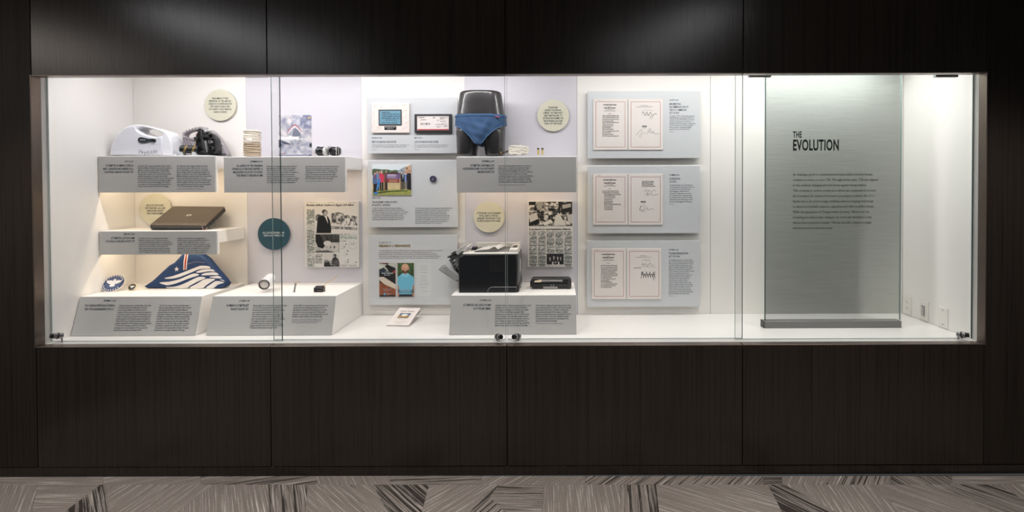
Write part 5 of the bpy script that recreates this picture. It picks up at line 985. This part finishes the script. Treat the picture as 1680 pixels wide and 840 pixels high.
def mkpatch(t, c, n, r):
    ob('backing', lathe_axis(c-n*.004, n, [(0, 0), (r, 0), (r, .003), (r*.97, .004), (0, .004)], 40), mat('patch_cream', S(226, 222, 220), .7), t)
    e = ob('embroidery', lathe_axis(c, n, [(0, 0), (r*.95, 0), (r*.95, .0012), (0, .0012)], 40), mat('patch_navy', S(42, 56, 92), .8), t)
    dpoly(c, n, r, circ(.7), mat('patch_blue', S(70, 82, 116), .8), 'centre_field', e, .0016); dpoly(c, n, r, EAG, mat('patch_white', S(216, 214, 216), .8), 'eagle_emblem', e, .002)
    for k in range(9):
        for a0 in ([(200+k*15)] if k < 10 else []):
            a = math.radians(a0); dpoly(c, n, r, [(.83*math.cos(a)+.055*u, .83*math.sin(a)+.055*v) for u, v in ((-1, -1), (1, -1), (1, 1), (-1, 1))], mat('patch_white', S(216, 214, 216), .8), 'lettering', e, .002)
    for k in range(9):
        a = math.radians(30+k*15); dpoly(c, n, r, [(.83*math.cos(a)+.05*u, .83*math.sin(a)+.05*v) for u, v in ((-1, -1), (1, -1), (1, 1), (-1, 1))], mat('patch_white', S(216, 214, 216), .8), 'lettering', e, .002)
leaning('embroidered_patch', 'round navy embroidered patch with a white eagle, propped on the left plinth', 'patch', 186, 463, 16, .42, .72, mkpatch)
def mkcoin(t, c, n, r):
    ob('rim', lathe_axis(c-n*.003, n, [(0, 0), (r, 0), (r, .004), (r*.85, .005), (r*.82, .003), (0, .003)], 32), mat('pale_gold', S(196, 180, 146), .35, .5), t); e = ob('enamel', lathe_axis(c, n, [(0, 0), (r*.82, 0), (r*.82, .001), (0, .001)], 32), mat('dark_enamel', S(44, 44, 42), .4), t)
    dpoly(c, n, r, [(a*.8, b_*.8) for a, b_ in EAG], mat('patch_white', S(216, 214, 216), .8), 'eagle_emblem', e, .0016)
leaning('challenge_coin', 'small black and gold coin with an eagle, propped left of the folded flag', 'coin', 217, 467, 6.6, .43, .6, mkcoin)
# can
t = thing('drink_can', 'white drinks can with a dark rim lying end-on, on the middle plinth', 'can', P(433, 476, .34))
a = P(433.2, 467, .34); c = P(444.5, 455.5, .455); rr = .0298; a.z = max(a.z, ZPT+rr+.001); n = (c-a); L = n.length
ob('can_body', lathe_axis(a, n, [(rr*.86, .006), (rr*.98, 0), (rr, .004), (rr, L-.012), (rr*.88, L), (0, L)], 32), GLOSSW, t, smooth=False)
ob('end_rim', lathe_axis(a, -n, [(rr*.78, -.004), (rr*.8, .003), (rr*.92, .005), (rr*1.0, .002), (rr*1.0, -.004)], 36), mat('rim_gunmetal', S(70, 68, 66), .3, .5), t)
ob('end_dome', lathe_axis(a, n, [(rr*.82, .002), (rr*.6, .006), (0, .009)], 28), mat('can_end', S(216, 210, 206), .35, .3), t); q_ = a+n.normalized()*.0075
ob('opening_dot', lathe_axis(q_, -n, [(0, 0), (.003, 0), (.003, .002), (0, .002)], 10), mat('dot_red', S(150, 100, 92), .5), t)
ob('cradle', box(c.x-.012, c.x+.012, c.y-.03, c.y-.01, ZPT+.0003, max(ZPT+.003, c.z-rr-.012)), CL, t)
# detonator and switch
t = thing('detonator', 'short grey metal rod with a yellow lead, standing on the middle plinth', 'detonator', P(483, 475, .36)); b0 = P(482.4, 475, .36); b0.z = ZPT+.0004; b1 = P(485.2, 464.6, .372)
ob('rod', cyl(b0, b1, .0048, 14, bev=.0008), GREYP, t); d_ = (b1-b0)
ob('lead', tube(spl([b1, b1+Vector((-.008, .0, .002)), b1+Vector((.004, .002, .006)), P(489, 462.6, .375), P(492, 461, .38)], 4, False), .0015, 6), YWIRE, t)
ob('foot_disc', lathe_axis(b0, (0, 0, 1), [(0, 0), (.011, 0), (.011, .0012), (0, .0012)], 18), CL, t)
t = thing('wired_switch', 'small black switch block with a yellow wire, right end of the middle plinth', 'switch', P(521.5, 476, .36)); a, c = P(514.4, 475.6, .355), P(529.5, 466.5, .355); zb = ZPT+.0003; zt = zb+(c.z-a.z)*.82
ob('block', box(a.x, c.x, .355, .39, zb, zt, .002, 1), BLACKP, t); ob('top_plate', box(a.x+.006, c.x-.004, .36, .385, zt, zt+.007, .0015, 1), DARKP, t)
ob('side_screw', cyl((a.x+.012, .3555, zb+.013), (a.x+.012, .351, zb+.013), .005, 12), DARKP, t); ob('contact', box(a.x+.022, c.x-.006, .352, .3555, zb+.006, zb+.012), mat('contact_brown', S(84, 66, 64), .5), t)
ob('wire', tube(spl([(c.x-.002, .37, zb+.018), P(535, 464.5, .375), P(543, 460.2, .385), P(548, 456.5, .39), P(554, 452.6, .395)], 5, False), .0016, 6), YWIRE, t, smooth=True)
# booklet
a, b_, c = PZ(633.8, 534.3, SILL+.002), PZ(670.8, 535, SILL+.002), P(662, 506.2, .585); Ux = (b_-a).normalized(); Vv = (c-a); L = Vv.length; Vn = (Vv-Ux*Vv.dot(Ux)).normalized(); W_ = (b_-a).length; Nn = Ux.cross(Vn)
t = thing('memorial_booklet', 'folded cream booklet with a small sunset picture, lying on the white deck', 'booklet', (a+b_)/2)
for nm, w0, tilt in (('cover', 0, 0), ('back_leaf', -.0035, -.055)):
    V2 = (Vn+Nn*tilt).normalized(); me = curve_mesh([[(0, 0), (W_, 0), (W_, L), (0, L)]], .0009, 0); me.transform(basis(a+Nn*(w0+.004), Ux, V2)); link(nm, me, PAPER, t)
bo = a+Nn*.0052
ob('easel_leg', tube([a+Ux*W_*.5+Vn*L*.8, (a.x+W_*.5, a.y+L*.8, SILL+.001)], .0025, 6), CL, t)
def btx(s, v, cp, wf, bold=0):
    cu = bpy.data.curves.new('tmp', 'FONT'); cu.body = s; cu.align_x = 'CENTER'; cu.size = cp/.72; cu.resolution_u = 2; cu.offset = bold; o = bpy.data.objects.new('tmp', cu); COL.objects.link(o); bpy.context.view_layer.update(); me = bpy.data.meshes.new_from_object(o); bpy.data.objects.remove(o)
    xs_ = [q.co.x for q in me.vertices]; me.transform(basis(bo+Ux*W_/2+Vn*L*v, Ux, Vn) @ Matrix.Diagonal((W_*wf/(max(xs_)-min(xs_)), 1, 1, 1))); link('printed_text', me, mat('booklet_ink', S(92, 82, 66), .6), t)
btx('IN LOVING MEMORY', .93, .005, .4); btx('Gerardo I. Hernandez', .77, .012, .62, .0004); btx('A Celebration of Life', .29, .006, .34); btx('LOS ANGELES, CALIFORNIA', .16, .006, .6); btx('NOVEMBER 2013', .08, .006, .3)
cv = Cv(70, 44, (90, 100, 120)); n = cv.noise(5, 4, 3); cv.tex(cv.y < .6, (72, 84, 108), (150, 158, 172), n); cv.ell(.5, .42, .28, .2, (226, 222, 214)); cv.tex(cv.y > .62, (150, 110, 50), (206, 164, 84), n); cv.rect(0, .86, 1, 1, (60, 62, 80))
pic(t, 'picture', cv, bo+Ux*W_*.24+Vn*L*.68+Nn*.0004, Ux, -Vn, W_*.5, L*.29)
# ================================================================== PRINTER
YF = .325; t = thing('laser_printer', 'large black laser printer with pale top and opened rear, on the right plinth', 'printer', P(800, 481.5, YF))
YBk = .62
xl, xr = P(752.5, 450, YF).x, P(848, 450, YF).x; zt = P(800, 417.5, YF).z; zl = P(800, 414.2, YF).z
pr = [(xl, ZPT+.0004), (xr, ZPT+.0004), (xr, zt), (xl+.05, zt)]+[(xl+.04-.04*math.sin(a), zt-.04+.04*math.cos(a)) for a in np.linspace(.2, math.pi/2, 7)]
me = curve_mesh([pr], (YBk-YF-.03)/2, .003); me.transform(basis((0, (YF+.03+YBk)/2, 0), (1, 0, 0), (0, 0, 1))); link('body', me, DARKP, t)
pr2 = [(x, z) for x, z in pr]; me = curve_mesh([pr2], .015, .006, 3); me.transform(basis((0, YF+.015, 0), (1, 0, 0), (0, 0, 1))); sp = link('side_cover', me, mat('printer_black', S(9, 10, 15), .38), t)
for i in range(7): ob('vent_slot', box(P(803+.4*(i % 2), 430, YF).x, P(827, 430, YF).x, YF-.0018, YF+.001, P(800, 425+i*3.2+.55, YF).z, P(800, 425+i*3.2, YF).z), mat('vent_brown', S(58, 50, 50), .5), sp)
ob('tray_line', tube([P(p.x, p.y, YF-.0005) for p in spl([(800, 479, 0), (800.4, 476.5, 0), (803.5, 472.6, 0), (808, 471.2, 0), (825, 471, 0), (847.6, 471, 0)], 4, False)], .0018, 6), GREYP, sp)
# front of the printer (its right-hand end here)
fx = xr+.001
fc = ob('front_cover', box(xr-.004, xr+.008, YF+.012, YBk-.004, ZPT+.045, zt-.002, .003, 2), mat('printer_front', S(96, 94, 94), .35, noise=.05, nscale=30), t)
ob('paper_drawer', box(xr-.004, xr+.010, YF+.012, YBk-.004, ZPT+.001, ZPT+.043, .003, 2), DARKP, t)
ob('drawer_grip', box(xr+.008, xr+.016, YF+.09, YBk-.09, ZPT+.014, ZPT+.024, .002, 1), GREYP, t)
ob('badge', box(xr+.0078, xr+.0095, YF+.03, YF+.08, zt-.05, zt-.03, .0005, 1), mat('badge_teal', S(88, 132, 138), .3), fc)
ob('sticker', box(xr+.0078, xr+.009, YF+.12, YF+.2, zt-.12, zt-.05), LGREYP, fc); ob('sticker', box(xr+.0078, xr+.009, YBk-.07, YBk-.03, ZPT+.07, ZPT+.095), LGREYP, fc)
# top
x0, x1 = P(759, 415, YF).x, xr+.006; TP = LGREYP
def topz(v): return zl-(zl-P(800, 403.6, YBk).z)*v
top = ob('top_cover', box(x0, x1, YF-.002, YBk, zt, zt+.009, .004, 2), TP, t)
ob('tray_wall', box(xl+.06, x1-.004, YBk-.03, YBk-.004, zt+.008, zt+.04, .003, 2), TP, top)
ob('tray_wall', box(P(835.5, 410, .35).x, x1-.003, YF+.02, YBk-.004, zt+.008, zt+.027, .004, 2), TP, top)
ob('tray_floor', box(xl+.08, P(834, 410, YF).x, YF+.05, YBk-.03, zt+.0085, zt+.013, .001, 1), mat('tray_grey', S(98, 97, 96), .45), top)
cp_ = ob('control_panel', box(P(838.5, 410, .4).x, P(848.5, 410, .4).x, YF+.09, YBk-.1, zt+.0265, zt+.0295, .001, 1), mat('panel_grey', S(120, 116, 114), .4), top)
for i in range(5):
    ob('key', box(P(840.5, 410, .4).x, P(846.5, 410, .4).x, YF+.1+i*.02, YF+.112+i*.02, zt+.029, zt+.0305), DARKP, cp_)
ob('fuser_knob', cyl(P(777, 410.5, .45), P(777, 410.5, .49), .016, 18), BLACKP, t); ob('hinge_post', box(P(774, 410, .46).x, P(782, 410, .46).x, .46, .52, zt+.006, P(777, 405.5, .46).z, .002, 1), BLACKP, t)
# opened rear: two swung-out doors
def bar(name, a, b_, Y0, Y1, th, m, par, bev=.002):
    a, b_ = P(a[0], a[1], YF+.06), P(b_[0], b_[1], YF+.06); d = Vector((b_.x-a.x, 0, b_.z-a.z)); L = d.length; d.normalize(); me = curve_mesh([[(0, 0), (L, 0), (L, th), (0, th)]], (Y1-Y0)/2, bev); me.transform(basis((a.x, (Y0+Y1)/2, a.z), d, Vector((-d.z, 0, d.x)))); return link(name, me, m, par)
GM = mat('rear_grey', S(178, 178, 178), .3, .1, noise=.1, nscale=60); GD = mat('rear_dark', S(122, 124, 124), .35, .1)
rd = bar('rear_door', (751.5, 459.5), (722, 438.5), YF+.04, YBk-.05, .012, GM, t)
me = pxprism([[(p.x, p.y) for p in spl([(720.4, 440.6, 0), (727, 433.5, 0), (731, 433.8, 0), (738, 440.5, 0), (751.5, 449.5, 0), (751.5, 459.8, 0), (738, 453, 0), (727, 446, 0)], 3)]], YF+.03, YF+.042, .003, YF+.03); link('door_cheek', me, GM, rd)
me = pxprism([[(p.x, p.y) for p in spl([(726, 441, 0), (731, 437, 0), (740, 443, 0), (749, 450, 0), (749, 455.5, 0), (738, 450.5, 0)], 3)]], YF+.027, YF+.031, .001, YF+.027); link('cheek_recess', me, mat('cheek_pale', S(150, 150, 152), .35), rd)
fr_ = bar('fuser_door', (750.8, 448), (738.6, 425), YF+.05, YBk-.06, .008, GD, t)
link('duplex_unit', pxprism([[(736.5, 421.5), (741.5, 417.5), (754, 417.5), (757, 420), (752.5, 424), (752.5, 444), (749, 441), (742, 430)]], YF+.06, YBk-.08, .003, YF+.06), GD, fr_)
for px, py, r in ((745.2, 427.6, .006), (748.5, 433.5, .008), (743.5, 423, .006)): ob('roller', cyl(P(px, py, YF+.05), P(px, py, YBk-.07), r, 14), DARKP if r < .007 else GREYP, fr_)
for i in range(4): bar('guide_rib', (739+3*i, 426+4.5*i), (745.5+3*i*.8, 420.5+4.5*i), YF+.05, YF+.056, .003, GM, fr_, .0005)
ob('bright_catch', box(P(744.4, 428, YF+.045).x, P(746.6, 428, YF+.045).x, YF+.045, YF+.052, P(745, 429, YF+.045).z, P(745, 426.4, YF+.045).z), WHITE, fr_)
st = bar('lifted_tray', (737, 420.5), (765.5, 402.4), YF+.03, YBk-.05, .007, GM, t)
bar('tray_panel', (752, 415.2), (768.2, 404.8), YF+.035, YBk-.07, .007, LGREYP, st); bar('tray_rim', (736.6, 422.5), (738.5, 419.6), YF+.03, YBk-.05, .006, DARKP, st)
ob('strap', tube(spl([P(766.5, 404.5, YF+.05), P(770, 406.5, YF+.06), P(774, 411, YF+.07), P(775, 415, YF+.08)], 5, False), .002, 6), GREYP, t, smooth=True)
bar('tray_arm', (753, 417.5), (758, 412), YF+.03, YF+.045, .02, GM, st)
bar('tray_arm', (743, 417.5), (751, 412.2), YF+.03, YF+.04, .012, STEEL, st)
# loose sheets on the printer
b = bmesh.new(); gx = np.linspace(0, 1, 16); z0 = zt+.0155; rowsv = []
for v in np.linspace(0, 1, 8):
    r_ = []
    for u in gx:
        x = P(777, 410, YF+.02).x+u*.14+v*.035; y = YF+.025+v*.21; z = z0+.022*math.exp(-((u-.86)/.16)**2)*(1-.3*v)+.010*math.sin(u*3.1)*(1)+.006*v; r_.append(b.verts.new((x, y, z)))
    rowsv.append(r_)
for A, B in zip(rowsv, rowsv[1:]):
    for k in range(15): b.faces.new((A[k], A[k+1], B[k+1], B[k]))
bmesh.ops.solidify(b, geom=b.faces[:], thickness=.002); bmesh.ops.recalc_face_normals(b, faces=b.faces[:])
solo('paper_sheets', b, mat('white_sheet', S(232, 230, 228), .6), 'curled white paper sheets lying in the top tray of the printer', 'paper', (P(790, 410, YF).x, YF+.1, z0), smooth=True)
# ---- toner cartridge
Y = .425; a, c = P(871, 474.4, Y), P(937, 457.5, Y); a.z = ZPT+.0004; hz = c.z-a.z
t = thing('toner_cartridge', 'long black toner cartridge lying to the right of the printer', 'cartridge', ((a.x+c.x)/2, Y+.05, ZPT))
ob('hopper', box(a.x+.008, c.x-.008, Y+.01, Y+.09, a.z+hz*.42, c.z, .006, 3), BLACKP, t); ob('drum_housing', box(a.x+.012, c.x-.02, Y, Y+.07, a.z, a.z+hz*.48, .004, 2), BLACKP, t)
ob('drum_shutter', lathe_axis((a.x+.05, Y+.008, a.z+hz*.78), (1, 0, 0), [(0, 0), (.006, 0), (.006, c.x-a.x-.1), (0, c.x-a.x-.1)], 14), GREYP, t)
ob('end_cap', mesh_bm(pxprism([fp([(930, 474), (931, 465), (933, 459.5), (937, 459), (937.5, 466), (936.5, 473.5)])], Y-.004, Y+.07, .003, Y-.004)), DARKP, t); ob('end_cap', mesh_bm(pxprism([[(869.4, 464), (872.5, 458), (876, 457.5), (876, 473.8), (873, 473)]], Y-.002, Y+.07, .003, Y)), BLACKP, t)
ob('end_gear', cyl(P(869.8, 467.5, Y+.02), P(873, 467.5, Y+.02), .011, 14), DARKP, t)
ob('grip_label', mesh_bm(pxprism([[(876.3, 463.4), (877, 461.2), (882, 460.2), (888.2, 459.2), (888.8, 460.8), (888, 463)]], Y-.001, Y+.012, .001, Y)), mat('label_beige', S(222, 204, 178), .6), t)
ob('handle', box(P(891, 470, Y).x, P(915, 470, Y).x, Y-.008, Y+.004, a.z+.001, a.z+hz*.24, .002, 1), GREYP, t)
for px, w in ((877, 2), (888, 1), (904, 1.4), (908, 1.6), (913, 2), (917.5, 1.4), (927, 4)): ob('lug', box(P(px-w/2, 468, Y).x, P(px+w/2, 468, Y).x, Y-.005, Y+.003, a.z+hz*.26, a.z+hz*.46, .001, 1), DARKP if px not in (904, 908) else GREYP, t)
# ================================================================== ETCHED GLASS PANEL
YE = .325; a, c = P(1255.2, 525, YE), P(1480, 128, YE); zb = P(1360, 525.5, YE).z
t = thing('glass_text_panel', 'tall etched grey-green glass panel with a large heading, standing on the deck at right', 'glass panel', ((a.x+c.x)/2, YE, SILL))
x0, x1 = P(1254.2, 530, YE-.02).x, P(1479.3, 530, YE-.02).x
ob('base_rail', box(x0, x1, YE-.02, YE+.03, SILL+.0003, zb, .0015, 1), mat('rail_grey', S(120, 119, 118), .35, .2), t)
ob('end_plate', box(x0-.0035, x0, YE-.021, YE+.031, SILL+.0003, zb+.001, .0005, 1), BLACKP, t)
b = box(a.x, c.x, YE, YE+.01, zb+.0003, CEIL-.02)
b.faces.ensure_lookup_table()
for f_ in b.faces: f_.material_index = 0 if abs(f_.normal.y) > .9 else 1
GT = glass_mat('green_glass', (.972, .984, .978))
for e0, gm in ((a.x, GEDGE), (c.x-.002, GEDGE2)): ob('polished_edge', box(e0-.0004, e0+.0024, YE-.0004, YE+.0112, zb+.0004, CEIL-.02), gm, t)
ob('pane', b, [GT, mat('thick_edge', S(44, 62, 60), .15)], t)
def etch():
    m = bpy.data.materials.new('etched_film'); m.use_nodes = True; nt = m.node_tree; nt.nodes.clear(); N_ = nt.nodes.new; L_ = nt.links.new
    out = N_('ShaderNodeOutputMaterial'); tr = N_('ShaderNodeBsdfTransparent'); tl = N_('ShaderNodeBsdfTranslucent'); df = N_('ShaderNodeBsdfDiffuse'); gl = N_('ShaderNodeBsdfGlossy'); gl.inputs['Roughness'].default_value = .28
    tr.inputs[0].default_value = (.97, .985, .975, 1); tl.inputs[0].default_value = (.92, .96, .935, 1); df.inputs[0].default_value = (.84, .88, .86, 1); gl.inputs[0].default_value = (.8, .85, .82, 1)
    m1 = N_('ShaderNodeMixShader'); m1.inputs[0].default_value = .45; L_(tl.outputs[0], m1.inputs[1]); L_(df.outputs[0], m1.inputs[2])
    m2 = N_('ShaderNodeMixShader'); tc = N_('ShaderNodeTexCoord'); mp = N_('ShaderNodeMapping'); mp.inputs['Scale'].default_value = (5, 1, 160); nz = N_('ShaderNodeTexNoise'); nz.inputs['Scale'].default_value = 1; nz.inputs['Detail'].default_value = 3; mr = N_('ShaderNodeMapRange'); mr.inputs['From Min'].default_value = .3; mr.inputs['From Max'].default_value = .7; mr.inputs['To Min'].default_value = .055; mr.inputs['To Max'].default_value = .10; L_(tc.outputs['Object'], mp.inputs[0]); L_(mp.outputs[0], nz.inputs['Vector']); L_(nz.outputs['Fac'], mr.inputs['Value']); L_(mr.outputs[0], m2.inputs[0]); L_(tr.outputs[0], m2.inputs[1]); L_(m1.outputs[0], m2.inputs[2])
    m3 = N_('ShaderNodeMixShader'); m3.inputs[0].default_value = .08; L_(m2.outputs[0], m3.inputs[1]); L_(gl.outputs[0], m3.inputs[2]); L_(m3.outputs[0], out.inputs[0])
    return m
ob('etched_film', box(a.x+.001, c.x-.001, YE+.0102, YE+.0108, P(1360, 515.5, YE).z, CEIL-.021), etch(), t)
f = cap(t, YE-.0004); DK = mat('panel_ink', S(5, 6, 6), .7, spec=.2)
f('heading_text', ['THE'], 1301, 215.4, 10, 10.2, 14.5, DK, bold=.03); f('heading_text', ['EVOLUTION'], 1300.5, 228.8, 10, 17.6, 75, DK, bold=.03)
f('body_text', ['As challenges grow in complexity and transportation security threats', 'continue to evolve, so does TSA. Throughout the years, TSA has adapted', 'to the endlessly changing terrorist threat against transportation.', 'TSA continues to evolve security procedures and equipment to protect', 'the homeland; the enhanced footwear screening procedures; the 3-1-1', 'liquids rule in all carry-on bags; installing advanced imaging technology', 'to detect non-metallic weapons, explosives and other possible threats.', 'While the appearance of Transportation Security Officers and our', 'screening procedures have changed, our work and dedication to the', 'mission have remained constant. TSA has and will continue to adapt', 'and innovate as the threats evolve.'], 1300.8, 284, 8.78, 4.3, 139.5, DK, bold=.014)
# ================================================================== OUTLETS ON THE RIGHT WALL
PL = mat('ivory_plate', S(226, 222, 216), .35)
def plate(name, label, cat, Ya, Yb_, build):
    z0, z1 = SILL+.006, SILL+.121; X = XR+.001; t = thing(name, label, cat, (X, (Ya+Yb_)/2, z0))
    ob('cover_plate', box(X-.006, X-.0003, Ya, Yb_, z0, z1, .002, 2), PL, t); build(t, X-.006, (Ya+Yb_)/2, z0, z1)
def bo_(t, X, y, z0, z1):
    for zc in (z0+.038, z0+.077):
        s_ = ob('socket', cyl((X-.0015, y, zc), (X+.001, y, zc), .0165, 22), PL, t)
        for dy in (-.006, .006): ob('slot', box(X-.0019, X-.0012, y+dy-.0012, y+dy+.0012, zc, zc+.008), BLACKP, s_)
        ob('slot', cyl((X-.0019, y, zc-.007), (X-.0012, y, zc-.007), .0024, 8), BLACKP, s_)
def bs_(t, X, y, z0, z1):
    ob('rocker_frame', box(X-.002, X+.001, y-.018, y+.018, z0+.022, z1-.022, .0008, 1), PL, t); r_ = ob('rocker', box(X-.006, X-.001, y-.013, y+.013, z0+.027, z1-.027, .001, 1), GREYP, t)
    for i in range(5): ob('ridge', box(X-.0075, X-.0058, y-.011, y+.011, z0+.032+i*.011, z0+.038+i*.011), LGREYP, r_)
def bb_(t, X, y, z0, z1):
    for zc in (z0+.017, z1-.017): ob('screw', cyl((X-.0015, y, zc), (X+.001, y, zc), .0035, 12), GREYP, t)
plate('power_outlet', 'white duplex power outlet nearest the back corner on the right wall', 'outlet', .560, .632, bo_)
plate('wall_switch', 'white switch plate with a ridged grey rocker, between outlet and blank plate', 'switch', .410, .482, bs_)
plate('blank_plate', 'blank white cover plate with two screws, nearest the glass on the right wall', 'cover plate', .252, .324, bb_)
# ================================================================== ROOM DOWNLIGHTS (seen mirrored in the glass)
EM_ = bpy.data.materials.new('lamp_glow'); EM_.use_nodes = True; nt = EM_.node_tree; nt.nodes.clear(); e_ = nt.nodes.new('ShaderNodeEmission'); o_ = nt.nodes.new('ShaderNodeOutputMaterial'); e_.inputs[1].default_value = 9; nt.links.new(e_.outputs[0], o_.inputs[0])
for x, w in ((1.72, 'leftmost'), (2.53, 'middle'), (3.4, 'rightmost')):
    t = thing('ceiling_downlight', f'small round recessed lamp mirrored in the glass, {w} of three', 'ceiling light', (x, -3.65, TOPW), 'recessed ceiling lamps')
    ob('trim_ring', lathe_axis((x, -3.65, TOPW-.0005), (0, 0, -1), [(.03, 0), (.055, 0), (.055, .006), (.04, .006), (.03, 0)], 24), STEEL, t); ob('lamp', lathe_axis((x, -3.65, TOPW-.0006), (0, 0, -1), [(0, 0), (.03, 0), (.028, .003), (0, .003)], 20), EM_, t)
